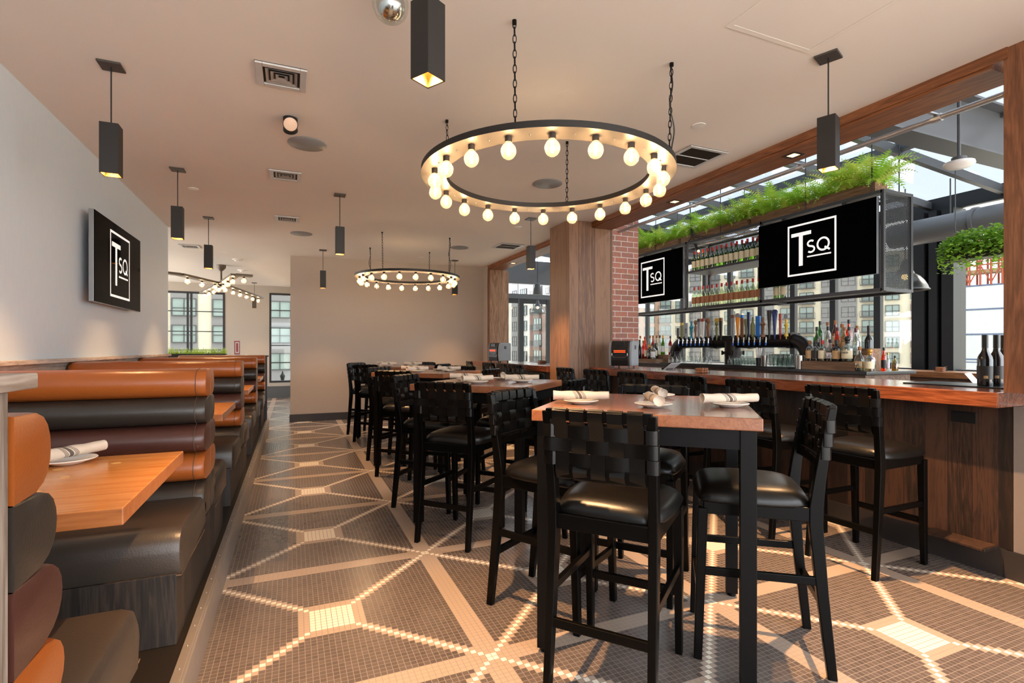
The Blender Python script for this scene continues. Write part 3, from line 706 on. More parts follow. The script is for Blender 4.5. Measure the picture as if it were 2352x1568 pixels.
# ------------------------------------------------------------------ hanging lights
def chain(b, a, c, step=.036, r=.0026, lr=.009, ll=.026):
    a = Vector(a); c = Vector(c); L = (c-a).length; n = max(2, int(L/step)); d = (c-a)/n
    q = (c-a).to_track_quat('Z', 'Y').to_matrix()
    for i in range(n):
        p = a + d*(i+.5); pts = []
        for k in range(10):
            t = 2*pi*k/10; x = lr*cos(t); z = ll*.95*sin(t)
            v = Vector((x, 0, z)) if i % 2 else Vector((0, x, z)); pts.append(p + q @ v)
        b.tube(pts, r, 4, closed=True)
glb = [(.0001, -.124), (.013, -.1222), (.027, -.1135), (.037, -.100), (.0425, -.081), (.0395, -.062), (.030, -.047), (.018, -.037), (.0135, -.024)]
bulb_me = {}
def bulb(parent, x, y, z, small=False):
    if not bulb_me:
        o = MB().lathe(glb, n=18, cap=False).build('tmp', 'bulb_glass', smooth=2); bulb_me['g'] = o.data; bpy.data.objects.remove(o)
        o = MB().lathe([(.017, -.03), (.019, -.026), (.019, 0)], n=14).build('tmp', 'vent_black', smooth=True); bulb_me['s'] = o.data; bpy.data.objects.remove(o)
        o = MB().lathe([(.0001, -.1), (.007, -.096), (.009, -.075), (.007, -.05), (.0001, -.046)], n=6, cap=False).build('tmp', 'filament', smooth=2); bulb_me['f'] = o.data; bpy.data.objects.remove(o)
        o = MB().cyl((0, 0, -.02), (0, 0, 0), .02, 12).build('tmp', 'black_metal'); bulb_me['k'] = o.data; bpy.data.objects.remove(o)
    o = bpy.data.objects.new('light_bulb', bulb_me['g']); COL.objects.link(o); o.parent = parent; o.location = (x, y, z)
    for nm, k in (('filament', 'f'), ('socket', 's')):
        c = bpy.data.objects.new(nm, bulb_me[k]); COL.objects.link(c); c.parent = o
def ring_light(x, y, label, rot):
    r = empty('ring_chandelier', (x, y, 2.48), label=label, cat='chandelier', group='ring chandeliers hung on chains')
    n = 96; b = MB(); prof = [(.67, 0), (.67, .036), (.68, .036), (.68, .006), (.82, .006), (.82, .036), (.83, .036), (.83, 0)]
    vs = []; fs = []; k = len(prof)
    for i in range(n):
        a = 2*pi*i/n
        for (R, z) in prof: vs.append((R*cos(a), R*sin(a), z))
    mi = []
    for i in range(n):
        j = (i+1) % n
        for q in range(k):
            fs.append((i*k+q, i*k+(q+1) % k, j*k+(q+1) % k, j*k+q)[::-1]); mi.append(1 if q == k-1 else 0)
    b.v = vs; b.f = fs; b.m = mi
    b.build('ring_band', ['pendant_black', 'off_white_ring'], r, smooth=True)
    for i in range(20):
        a = 2*pi*(i+.5)/20 + rot; bulb(r, .75*cos(a), .75*sin(a), 0)
    b = MB()
    for i in range(20):
        a = 2*pi*i/20 + rot; b.sphere((.75*cos(a), .75*sin(a), -.002), .006, 8, 5)
    b.build('rivets', 'steel', r, smooth=True)
    H = CZ - 2.48
    for sx, sy in ((-1, -1), (1, -1), (-1, 1), (1, 1)):
        b = MB(); a_ = math.atan2(sy*.635, sx*.51)
        chain(b, (.825*cos(a_)*.97, .825*sin(a_)*.97, .036), (sx*.51, sy*.635, H))
        b.cyl((sx*.51, sy*.635, H-.02), (sx*.51, sy*.635, H), .012, 8)
        b.build('chain', 'black_metal', r)
        if sx == 1 and sy == -1 or (sx == -1 and sy == 1 and y > 5):
            pts = [(sx*.51 + .02*sin(t*3.1*pi)*sin(t*pi) , sy*.635 + .01*cos(t*5), H*(1-t)+.036*t) for t in [i/24 for i in range(25)]]
            MB().tube(pts, .004, 6).build('power_cord', 'plastic_black', r, smooth=True)
    return r
ring_light(1.57, 3.09, 'large ring chandelier with globe bulbs, nearer one', .04)
ring_light(1.72, 8.31, 'ring chandelier with globe bulbs, farther one by the taupe wall', .1)

def pendant(x, y, label, on=True, power=14):
    r = empty('box_pendant', (x, y, 2.39), label=label, cat='pendant lamp', group='black box pendant lamps')
    w_ = .045; t = .004
    b = MB()
    for s_ in (-1, 1):
        b.box(s_*w_-t/2, s_*w_+t/2, -w_-t/2, w_+t/2, 0, .3); b.box(-w_+t/2, w_-t/2, s_*w_-t/2, s_*w_+t/2, 0, .3)
    b.box(-w_+t/2, w_-t/2, -w_+t/2, w_-t/2, .296, .3)
    b.build('lamp_body', 'pendant_black', r, bevel=.001)
    b = MB(); q = w_-t/2-.001
    b.add([(-q, -q, .002), (q, -q, .002), (q, q, .002), (-q, q, .002), (-q*.6, -q*.6, .09), (q*.6, -q*.6, .09), (q*.6, q*.6, .09), (-q*.6, q*.6, .09)],
          [(0, 1, 5, 4), (1, 2, 6, 5), (2, 3, 7, 6), (3, 0, 4, 7)])
    b.build('reflector', 'pendant_gold', r)
    MB().lathe([(.0001, .0), (.024, 0), (.024, .01), (.0001, .01)], (0, 0, .078), 14, cap=False).build('lamp_disc', 'lamp_disc', r)
    MB().cyl((0, 0, .3), (0, 0, CZ-2.39-.01), .004, 8).build('cable', 'plastic_black', r)
    MB().box(-.06, .06, -.06, .06, CZ-2.39-.012, CZ-2.39).build('canopy', 'vent_dark', r, bevel=.003)
    ld = bpy.data.lights.new('downlight', 'SPOT'); ld.energy = power * 2.2; ld.color = (1, .56, .25); ld.spot_size = radians(84); ld.spot_blend = .7; ld.shadow_soft_size = .02
    lo = bpy.data.objects.new('downlight', ld); COL.objects.link(lo); lo.parent = r; lo.location = (0, 0, .07)
    return r
for x, y, l, pw in ((-1.0, 3.795, 'black box pendant nearest the left wall, in front of the wall screen', 38), (-1.0, 5.75, 'black box pendant, second along the booth row', 28), (-1.0, 7.72, 'black box pendant, third along the booth row', 28),
             (.485, 1.97, 'big black box pendant cut by the top edge, glowing inside', 115), (.485, 6.0, 'black box pendant in mid room left of the far ring light', 40), (.49, 9.48, 'black box pendant in front of the left end of the taupe wall', 30),
             (2.87, 2.04, 'black box pendant at the right, in front of the ferns', 135), (2.88, 6.13, 'black box pendant just left of the timber column', 60), (2.89, 9.6, 'black box pendant behind the right side of the far ring light', 30),
             (-.9, 14.9, 'small black box pendant in front of the far wall', 15)):
    q = pendant(x, y, l, power=pw); q.rotation_euler.z = radians({.485: 31 if y < 3 else 0, 2.87: 21}.get(x, 0))

# X-shaped bulb fixture at the far end
r = empty('cross_chandelier', (-1.33, 12.0, 2.66), label='zigzag crossed bar chandelier with globe bulbs by the far windows', cat='chandelier')
MB().lathe([(.03, CZ-2.66-.12), (.085, CZ-2.66-.06), (.09, CZ-2.66)], n=20).cyl((0, 0, .02), (0, 0, CZ-2.66-.1), .018, 10).build('stem', 'bronze', r, smooth=True)
arms = [[(-.95, -1.6), (-.5, -1.30), (0, 0), (.58, 2.9)], [(.66, -1.55), (.40, -1.62), (0, 0), (-.6, 2.0)]]
for a in arms:
    b = MB()
    for p0, p1 in zip(a, a[1:]): b.bar((p0[0], p0[1], 0), (p1[0], p1[1], 0), .15, .04)
    b.build('arm', 'bronze', r)
    L = [(a[i], a[i+1]) for i in range(3)]; n = 0
    for p0, p1 in L:
        d = math.hypot(p1[0]-p0[0], p1[1]-p0[1]); c = max(1, round(d/.52))
        for i in range(c):
            t = (i+.5)/c; bulb(r, p0[0]+(p1[0]-p0[0])*t, p0[1]+(p1[1]-p0[1])*t, -.02)

# ------------------------------------------------------------------ ceiling fittings
def supply_vent(x, y, label):
    r = empty('ceiling_vent', (x, y, CZ), label=label, cat='air vent', group='louvred supply vents')
    b = MB(); b.box(-.145, .145, -.145, .145, -.002, .0); b.build('backing', 'vent_black', r)
    b = MB()
    for s_ in (-1, 1):
        b.box(s_*.125-.02, s_*.125+.02, -.145, .145, -.014, -.002); b.box(-.105, .105, s_*.125-.02, s_*.125+.02, -.014, -.002)
    b.build('frame', 'vent_pale', r, bevel=.003)
    for R in (.09, .062, .034):
        b = MB(); q = R-.017
        for k in range(4):
            c, s_ = round(cos(k*pi/2)), round(sin(k*pi/2))
            def T_(x_, y_, z_): return (c*x_-s_*y_, s_*x_+c*y_, z_)
            b.add([T_(-R, -R, -.013), T_(R, -R, -.013), T_(q, -q, -.003), T_(-q, -q, -.003), T_(-R, -R, -.0115), T_(R, -R, -.0115), T_(q, -q, -.0015), T_(-q, -q, -.0015)],
                  [(0, 3, 2, 1), (4, 5, 6, 7), (0, 1, 5, 4)])
        b.build('louvre', 'louvre_grey', r)
for x, y, l in ((-.06, 3.53, 'square louvred ceiling vent, nearest one'), (-.06, 5.53, 'square louvred ceiling vent, second from the camera'), (-.06, 7.37, 'square louvred ceiling vent, third from the camera'),
                (-1.56, 9.98, 'white louvred ceiling vent above the crossed chandelier')):
    supply_vent(x, y, l)
def return_vent(x, y, label):
    r = empty('return_grille', (x, y, CZ), label=label, cat='air vent', group='mesh return grilles')
    MB().box(-.205, .205, -.205, .205, -.004, 0).build('mesh_panel', 'vent_dark', r)
    b = MB()
    for s_ in (-1, 1):
        b.box(s_*.19-.017, s_*.19+.017, -.207, .207, -.012, -.004); b.box(-.173, .173, s_*.19-.017, s_*.19+.017, -.012, -.004)
    b.box(-.173, .173, -.006, .006, -.010, -.004)
    b.build('frame', 'vent_pale', r, bevel=.002)
    b = MB()
    for i in range(28): b.box(-.17+i*.0125, -.168+i*.0125, -.173, .173, -.007, -.004)
    b.build('grille_bars', 'vent_black', r)
return_vent(3.27, 3.58, 'square mesh return grille right of the near ring light'); return_vent(3.30, 7.91, 'square mesh return grille left of the timber column')
for x, y, l in ((.116, 4.61, 'round grey ceiling speaker, nearest one on the left'), (.124, 8.24, 'round grey ceiling speaker beyond the third vent'), (2.42, 4.75, 'round grey ceiling speaker seen through the near ring light'), (2.59, 8.34, 'round dark ceiling speaker right of the far ring light')):
    tag(MB().lathe([(.152, 0), (.155, -.004), (.148, -.01), (.0001, -.014)], (x, y, CZ), 36, cap=False).build('ceiling_speaker', 'speaker', smooth=True), l, 'speaker', 'round ceiling speakers')
for x, y, l in ((2.853, 3.061, 'flat white disc on the ceiling right of the near ring light'), (-.967, 6.38, 'flat white disc on the ceiling between two booth pendants'), (2.91, 6.61, 'small white ceiling disc near the column'), (2.2, 9.5, 'small white ceiling disc above the far ring light'), (-1.1, 10.4, 'small white ceiling disc past the white vent')):
    tag(MB().lathe([(.05, 0), (.05, -.006), (.0001, -.008)], (x, y, CZ + .002), 24, cap=False).build('sprinkler_cover', 'white_plastic', smooth=True), l, 'ceiling disc', 'flat sprinkler covers')
tag(MB().lathe([(.055, 0), (.054, -.003), (.0001, -.004)], (1.69, 3.03, CZ + .002), 24, cap=False).build('sprinkler_cover', 'ceiling', smooth=True), 'beige painted disc on the ceiling inside the near ring light', 'ceiling disc')
for x, y, l in ((-.96, 11.1, 'round white smoke detector past the ceiling vent'), (-1.0, 12.6, 'smoke detector nearest the far wall')):
    tag(MB().lathe([(.09, 0), (.088, -.015), (.05, -.022), (.045, -.04), (.0001, -.045)], (x, y, CZ), 24, cap=False).build('smoke_detector', 'white_plastic', smooth=True), l, 'smoke detector')
def egress(x, y, label, s_=1):
    r = empty('emergency_light', (x, y, CZ), label=label, cat='emergency light'); r.scale = (s_, s_, s_)
    MB().lathe([(.05, 0), (.05, -.02), (.02, -.03)], n=20).cyl((0, 0, -.02), (0, 0, -.05), .012, 8).build('mount', 'pendant_black', r, smooth=True)
    for q, (ax, ay) in enumerate(((-.0, -.045), (.0, .05))):
        d = Vector((.1, -.75 if q == 0 else .8, -.55)).normalized(); M = d.to_track_quat('Z', 'Y').to_matrix()
        h = MB().lathe([(.02, -.05), (.045, -.03), (.052, .01), (.05, .014)], (ax, ay, -.06), 20, M=M, cap=False).build('lamp_head', 'pendant_black', r, smooth=True)
        MB().lathe([(.048, .008), (.03, .012), (.0001, .014)], (ax, ay, -.06), 20, M=M, cap=False).build('lens', 'warm_lens', h, smooth=True)
mat('warm_lens', '#e8cbb4', .25)
egress(-.012, 4.15, 'twin-headed emergency light between the near vent and speaker')
r = empty('dome_fixture', (.42, 2.42, CZ), label='clear mirrored lamp head cut off by the top edge beside the big pendant', cat='ceiling lamp')
MB().cyl((0, 0, -.05), (0, 0, 0), .02, 10).build('mount', 'black_metal', r)
MB().sphere((0, 0, -.11), .082, 24, 14).build('globe', 'clear_glass', r, smooth=2)
MB().sphere((0, 0, -.11), .066, 20, 12).build('reflector', 'chrome', r, smooth=2)
r = empty('access_panel', (2.0, 1.2, CZ), label='flush painted access panel in the ceiling at the top right', cat='access panel')
r.location = (2.42, 1.75, CZ)
b = MB()
for s_ in (-1, 1): b.box(s_*.3-.015, s_*.3+.015, -.315, .315, -.003, 0); b.box(-.285, .285, s_*.3-.015, s_*.3+.015, -.003, 0)
b.build('frame', 'ceiling', r); MB().box(-.283, .283, -.283, .283, -.0015, 0).build('door', 'ceiling', r)
for x, y, l in ((3.86, 3.05, 'square recessed lamp in the header beam behind the right pendant'), (3.88, 4.53, 'square recessed lamp in the header beam near the ring light'), (3.86, 9.0, 'square recessed lamp in the far header')):
    r = empty('recessed_lamp', (x, y, 2.968), label=l, cat='recessed lamp', group='recessed lamps in the header')
    b = MB()
    for s_ in (-1, 1): b.box(s_*.05-.012, s_*.05+.012, -.062, .062, -.004, 0); b.box(-.038, .038, s_*.05-.012, s_*.05+.012, -.004, 0)
    b.build('frame', 'pendant_black', r); MB().box(-.038, .038, -.038, .038, -.002, 0).build('lamp_glow', 'warm_dim', r)

# ------------------------------------------------------------------ screens with the TSQ mark
def stroke(pts, w):
    """flat polyline ribbon -> list of quads in 2-D"""
    P = [Vector((x, y)) for x, y in pts]; out = []
    L = []
    for i, p in enumerate(P):
        d = (P[min(i+1, len(P)-1)] - P[max(i-1, 0)]).normalized(); n_ = Vector((-d.y, d.x)) * w/2; L.append((p+n_, p-n_))
    for (a, b), (c, d) in zip(L, L[1:]): out.append([tuple(a), tuple(c), tuple(d), tuple(b)])
    return out
def logo_quads():
    q = []; R = lambda x0, x1, y0, y1: q.append([(x0, y0), (x1, y0), (x1, y1), (x0, y1)])
    t = .036
    R(0, 1, 0, t); R(0, 1, 1-t, 1); R(0, t, t, 1-t); R(1-t, 1, t, 1-t)
    R(.08, .505, .765, .835); R(.245, .33, .185, .765)
    R(.42, .90, .325, .352)
    # S
    cx = .5; pts = []
    for i in range(13): a = radians(40 + 230*i/12); pts.append((cx + .066*cos(a), .583 + .052*sin(a)))
    for i in range(1, 13): a = radians(90 - 230*i/12); pts.append((cx + .07*cos(a), .472 + .056*sin(a)))
    q.extend(stroke(pts, .036))
    pts = [(.745 + .112*cos(2*pi*i/32), .532 + .112*sin(2*pi*i/32)) for i in range(33)]
    L = []
    for i in range(32):
        a, b_ = 2*pi*i/32, 2*pi*(i+1)/32
        q.append([(.745+.13*cos(a), .532+.13*sin(a)), (.745+.13*cos(b_), .532+.13*sin(b_)), (.745+.094*cos(b_), .532+.094*sin(b_)), (.745+.094*cos(a), .532+.094*sin(a))])
    q.extend(stroke([(.775, .475), (.875, .41)], .036))
    return q
def screen(origin, udir, W, H, label, lw=.6, stand=.08):
    """origin = lower-left corner seen from the front, udir = rightwards"""
    u = Vector(udir); up = Vector((0, 0, 1)); nrm = u.cross(up)
    r = empty('wall_screen', origin, label=label, cat='television'); M = Matrix((u, up, nrm)).transposed().to_4x4()
    b = MB(); b.prism([(0, 0), (W, 0), (W, H), (0, H)], .035, M @ Matrix.Translation((0, 0, -.037))); b.build('housing', 'tv_frame', r, bevel=.002)
    b = MB(); b.prism([(.002, .002), (W-.002, .002), (W-.002, H-.002), (.002, H-.002)], .004, M @ Matrix.Translation((0, 0, -.002))); sc = b.build('display', 'tv_black', r)
    b = MB(); ox, oy = (W-lw)/2, (H-lw)/2
    for qd in logo_quads():
        vs = [M @ Vector((ox+x*lw, oy+y*lw, .0032)) for x, y in qd]; b.add(vs, [(0, 1, 2, 3)])
    b.build('logo', 'logo', sc)
    MB().prism([(W*.35, H*.3), (W*.65, H*.3), (W*.65, H*.7), (W*.35, H*.7)], stand, M @ Matrix.Translation((0, 0, -.037-stand))).build('mount', 'plastic_black', r)
    return r
screen((-1.5, 5.255, 1.74), (0, 1, 0), 1.40, .76, 'black screen with white framed letter logo on the left wall', .6, .06)
screen((5.46, 4.807, 2.11), (0, -1, 0), 1.44, .785, 'black screen with white framed letter logo at the right end of the hanging shelf', .6, .1)
screen((5.46, 7.63, 2.11), (0, -1, 0), 1.44, .785, 'black screen with white framed letter logo beside the brick pier', .6, .1)

# ------------------------------------------------------------------ bar island and hanging shelf
r = empty('bar_island', (0, 0, 0), label='dark-topped back bar island with wood sides behind the counter', cat='bar island')
MB().box(5.2, 6.0, 3.30, 7.7, 1.085, 1.12).build('countertop', 'island_top', r, bevel=.006)
MB().box(5.24, 5.96, 3.34, 7.66, 0, 1.085).build('cabinet', 'island_wood', r)
SX0, SX1 = 5.5, 5.95
r = empty('hanging_shelf', (0, 0, 0), label='dark steel hanging shelf frame over the bar island', cat='shelf')
t = .035; b = MB()
for x in (SX0, SX1):
    for y in (3.34, 4.81, 6.17, 7.66): b.box(x, x+t, y-t/2, y+t/2, 1.935, 2.965)
for z in (1.93, 2.93):
    for x in (SX0, SX1): b.box(x, x+t, 3.34, 7.66, z, z+t)
    for y in (3.34, 4.81, 6.17, 7.66): b.box(SX0+t, SX1, y-t/2, y+t/2, z, z+t)
b.build('frame', 'frame_steel', r, bevel=.002)
MB().box(SX0, SX1+t, 4.81, 6.17, 2.482, 2.512).build('middle_shelf', 'frame_steel', r, bevel=.002)
MB().box(SX0+.01, SX1+t-.01, 3.36, 7.64, 1.955, 1.968).build('bottom_shelf', 'frame_steel', r)
def mesh_panel(b, P, U, V, W, H, dx=.026, dy=.05, w_=.006):
    P, U, V = Vector(P), Vector(U), Vector(V); nn_ = U.cross(V).normalized()
    nu, nv = int(W/dx), int(H/dy)
    for i in range(nu):
        for j in range(nv):
            c = P + U*((i+.5)*W/nu) + V*((j+.5)*H/nv); hu = U*(W/nu/2); hv = V*(H/nv/2)
            pts = [c-hv, c+hu, c+hv, c-hu]
            for a, d in zip(pts, pts[1:]+pts[:1]):
                e_ = (d-a).normalized(); s_ = nn_.cross(e_)*w_/2
                b.add([a-s_, a+s_, d+s_, d-s_], [(0, 1, 2, 3)])
b = MB(); mesh_panel(b, (SX0+t, 3.335, 1.97), (1, 0, 0), (0, 0, 1), SX1-SX0-t, .95, .021, .026, .0115); b.build('mesh_end_panel', 'frame_steel', r)
b = MB(); mesh_panel(b, (SX0+t, 3.36, 2.945), (0, 1, 0), (1, 0, 0), 4.28, SX1-SX0-t, .05, .03); b.build('mesh_top_panel', 'frame_steel', r)
for y in (4.2, 5.5, 6.9, 3.45):
    for x in (SX0+.017, SX1+.017): MB().cyl((x, y, 2.965), (x, y, 3.7), .006, 6).build('hanger_rod', 'frame_steel', r)
b = MB()
for y in (3.75, 4.5, 6.5, 7.2): b.box(SX0+.02, SX1, y-.02, y+.02, 2.88, 2.93)
b.build('brackets', 'frame_steel', r)
MB().tube([(5.62, 3.36, 2.90), (5.62, 7.6, 2.90)], .012, 6).build('light_tube', 'vent_pale', r)
b = MB(); b.cyl((5.52, 6.0, 2.90), (5.53, 5.95, 2.80), .02, 10); s_ = b.build('spot_head', 'pendant_black', r)
MB().sphere((5.53, 5.94, 2.79), .016, 10, 6).build('lamp_glow', 'small_lamp', s_)
MB().tube([(5.7, 5.98, 2.75), (5.75, 5.9, 2.6), (5.72, 5.8, 2.55), (5.8, 6.0, 2.40)], .006, 6).build('cable', 'label_copper', r)
for k in range(4):
    pts = [(5.47+.012*k, 6.05+.015*k, 3.55), (5.47+.01*k, 6.03+.01*k, 3.15), (5.46+.012*k, 5.98+.05*(k-1.5), 3.0), (5.52, 5.95+.15*(k-1.5), 2.955)]
    MB().tube(pts, .007, 6).build('cable', 'frame_steel', r)
# planter boxes and ferns
PB = [(3.42, 4.98), (5.06, 6.30), (6.38, 7.60)]
for i, (a, b_) in enumerate(PB):
    r = empty('planter_box', (5.62, (a+b_)/2, 2.967), label='brown wood planter box on the hanging shelf, %s one' % ('right', 'middle', 'left')[i], cat='planter', group='planter boxes on the hanging shelf')
    h = (b_-a)/2; q = MB(); q.box(-.1, -.085, -h, h, 0, .1); q.box(.085, .1, -h, h, 0, .1); q.box(-.085, .085, -h, -h+.015, 0, .1); q.box(-.085, .085, h-.015, h, 0, .1); q.box(-.085, .085, -h+.015, h-.015, 0, .015)
    q.build('box', 'crate_wood', r, bevel=.002); MB().box(-.084, .084, -h+.016, h-.016, .015, .085).build('soil', 'dark_base', r)
def fern_mesh(seed, nf=62, L0=.33):
    rn = random.Random(seed); b = MB()
    for f in range(nf):
        az = rn.uniform(0, 2*pi); L = L0*rn.uniform(.65, 1.2); el = radians(rn.uniform(35, 85)); droop = rn.uniform(.5, 1.5); mi = 1 if rn.random() < .4 else 0
        p = Vector((rn.uniform(-.05, .05), rn.uniform(-.07, .07), 0)); n_ = 15; st = L/n_; side = Vector((-sin(az), cos(az), 0)); pr = None
        for i in range(n_+1):
            e_ = el - droop*(i/n_)**1.3*1.4; d = Vector((cos(az)*cos(e_), sin(az)*cos(e_), sin(e_))); q = p + d*st
            wdt = .055*L/.3*sin(pi*min(1, (i+1.2)/(n_+1.5)))**.7
            up = d.cross(side).normalized()
            for s_ in (-1, 1):
                base = p; tip = p + side*s_*wdt + d*st*.9 - up*wdt*-.15
                b.add([base, base + d*st*.62, tip], [(0, 1, 2)], mi)
            b.add([p - side*.0012, p + side*.0012, q + side*.001, q - side*.001], [(0, 1, 2, 3)], mi); p = q
    return b
FM = [fern_mesh(s).build('fern', ['leaf_fern', 'leaf_fern2']) for s in range(5)]
ys = [3.5, 3.75, 4.0, 4.25, 4.5, 4.75, 4.98, 5.2, 5.45, 5.7, 5.95, 6.2, 6.5, 6.75, 7.0, 7.25, 7.5]
for i, y in enumerate(ys):
    o = FM[i] if i < 5 else FM[i % 5].copy()
    if i >= 5: COL.objects.link(o)
    o.location = (5.62+random.uniform(-.02, .02), y, 3.035); o.rotation_euler.z = random.uniform(0, 6); sc = random.uniform(1.0, 1.22) * (1.15 if i in (1, 0) else 1); o.scale = (sc, sc, sc)
    tag(o, 'bright green fern growing from the planter boxes along the hanging shelf', 'fern', 'ferns on the hanging shelf')
# planter at the end of the booths
r = empty('planter_trough', (-1.7, 9.52, 1.235), label='low planter trough on the partition behind the last booth', cat='planter')
MB().box(-1.0, .72, -.09, .09, 0, .03).build('trough', 'dark_base', r)
b = MB(); rn = random.Random(4)
for k in range(900):
    x = rn.uniform(-1.0, .72); y = rn.uniform(-.09, .09); h = rn.uniform(.04, .13); a = rn.uniform(0, 6.3); tx, ty = rn.uniform(-.04, .04), rn.uniform(-.04, .04)
    b.add([(x-.006*cos(a), y-.006*sin(a), .02), (x+.006*cos(a), y+.006*sin(a), .02), (x+tx, y+ty, .02+h)], [(0, 1, 2)], k % 2)
tag(b.build('grass_plants', ['leaf_fern', 'leaf_fern2'], loc=(-1.7, 9.52, 1.235)), 'spiky green plants in the trough behind the last booth', 'plants', kind='stuff')

# ------------------------------------------------------------------ bottles
PROF = {
 'whiskey': ([(.036, 0), (.038, .01), (.038, .165), (.034, .185), (.018, .215), (.014, .235), (.014, .27)], (.05, .15), (.0155, .255, .305)),
 'square':  ([(.04, 0), (.042, .01), (.042, .14), (.036, .155), (.016, .17), (.014, .2)], (.03, .12), (.017, .19, .235)),
 'tall':    ([(.033, 0), (.035, .01), (.035, .17), (.03, .19), (.014, .225), (.013, .28)], (.045, .14), (.015, .27, .315)),
 'slim':    ([(.028, 0), (.03, .01), (.03, .17), (.025, .195), (.012, .225), (.012, .27)], (.04, .14), (.014, .26, .3)),
 'round':   ([(.045, 0), (.05, .015), (.053, .06), (.05, .11), (.035, .15), (.016, .18), (.014, .22)], (.035, .1), (.017, .21, .25)),
 'wine':    ([(.038, 0), (.04, .01), (.04, .17), (.036, .19), (.018, .225), (.0145, .25), (.0145, .27)], (.045, .13), (.0165, .245, .33)),
 'cork':    ([(.045, 0), (.048, .01), (.048, .12), (.042, .14), (.02, .155), (.017, .18)], (.03, .105), (.022, .18, .225)),
}
BC = {}
def bottle(kind, gm, lm, cm, x, y, z, label, group=None, liquid=None, sc=1, cat='bottle'):
    key = (kind, gm, lm, cm, liquid)
    if key in BC:
        o = copy_tree(BC[key], (x, y, z), random.uniform(-.1, .1), label, group)
        if not group and 'group' in o: del o['group']
    else:
        prof, (l0, l1), (cr, c0, c1) = PROF[kind]
        o = empty('bottle', (x, y, z), label=label, cat=cat, group=group); BC[key] = o
        MB().lathe(prof, n=14, cap=False).lathe([(.0001, .002), (prof[0][0], .002)], n=14, cap=False).build('glass_body', gm, o, smooth=2)
        if liquid:
            R = prof[1][0]*.88; MB().lathe([(R, .008), (R, l1*.95)], n=12).build('liquid', liquid, o, smooth=True)
        if lm:
            R = prof[1][0]+.0012; MB().lathe([(R, l0), (R, l1)], n=12, cap=False, a0=radians(125), a1=radians(270)).build('paper_label', lm, o, smooth=True)
        if kind == 'cork': MB().cyl((0, 0, .17), (0, 0, .2), .018, 12).sphere((0, 0, .215), .026, 14, 8).build('stopper', cm, o, smooth=2)
        else: MB().lathe([(cr, c0), (cr, c1)], n=12).build('cap', cm, o, smooth=True)
    o.scale = (sc, sc, sc)
    return o
for y in [6.1, 6.01, 5.92, 5.83, 5.74, 5.65, 5.56, 5.47, 5.38, 5.29, 5.2, 5.11, 5.02, 4.93]:
    bottle('whiskey', 'glass_green2', 'label_cream', 'cap_red', 5.60, y, 2.513, 'green whiskey bottle with cream label and red cap, front row of the upper shelf', 'whiskey bottles on the upper shelf')
for y in [5.84, 5.6, 5.42, 5.24, 5.06]:
    bottle('whiskey', 'glass_green2', 'label_cream', 'cap_red', 5.72, y, 2.513, 'green whiskey bottle with red cap, back row of the upper shelf', 'back row whiskey bottles on the upper shelf')
for y in [6.1, 6.01, 5.92, 5.83, 5.74, 5.65, 5.56, 5.47, 5.38, 5.29, 5.2, 5.11, 5.02, 4.93]:
    bottle('whiskey', 'glass_vodka', 'label_copper', 'cap_red', 5.60, y, 1.97, 'clear bottle with copper label on the bottom shelf below the green whiskeys', 'copper label bottles on the bottom shelf')
for y in (4.70, 4.60): bottle('whiskey', 'glass_green2', 'label_cream', 'cap_gold', 5.65, y, 1.97, 'green bottle standing below the right screen', 'bottles below the right screen')
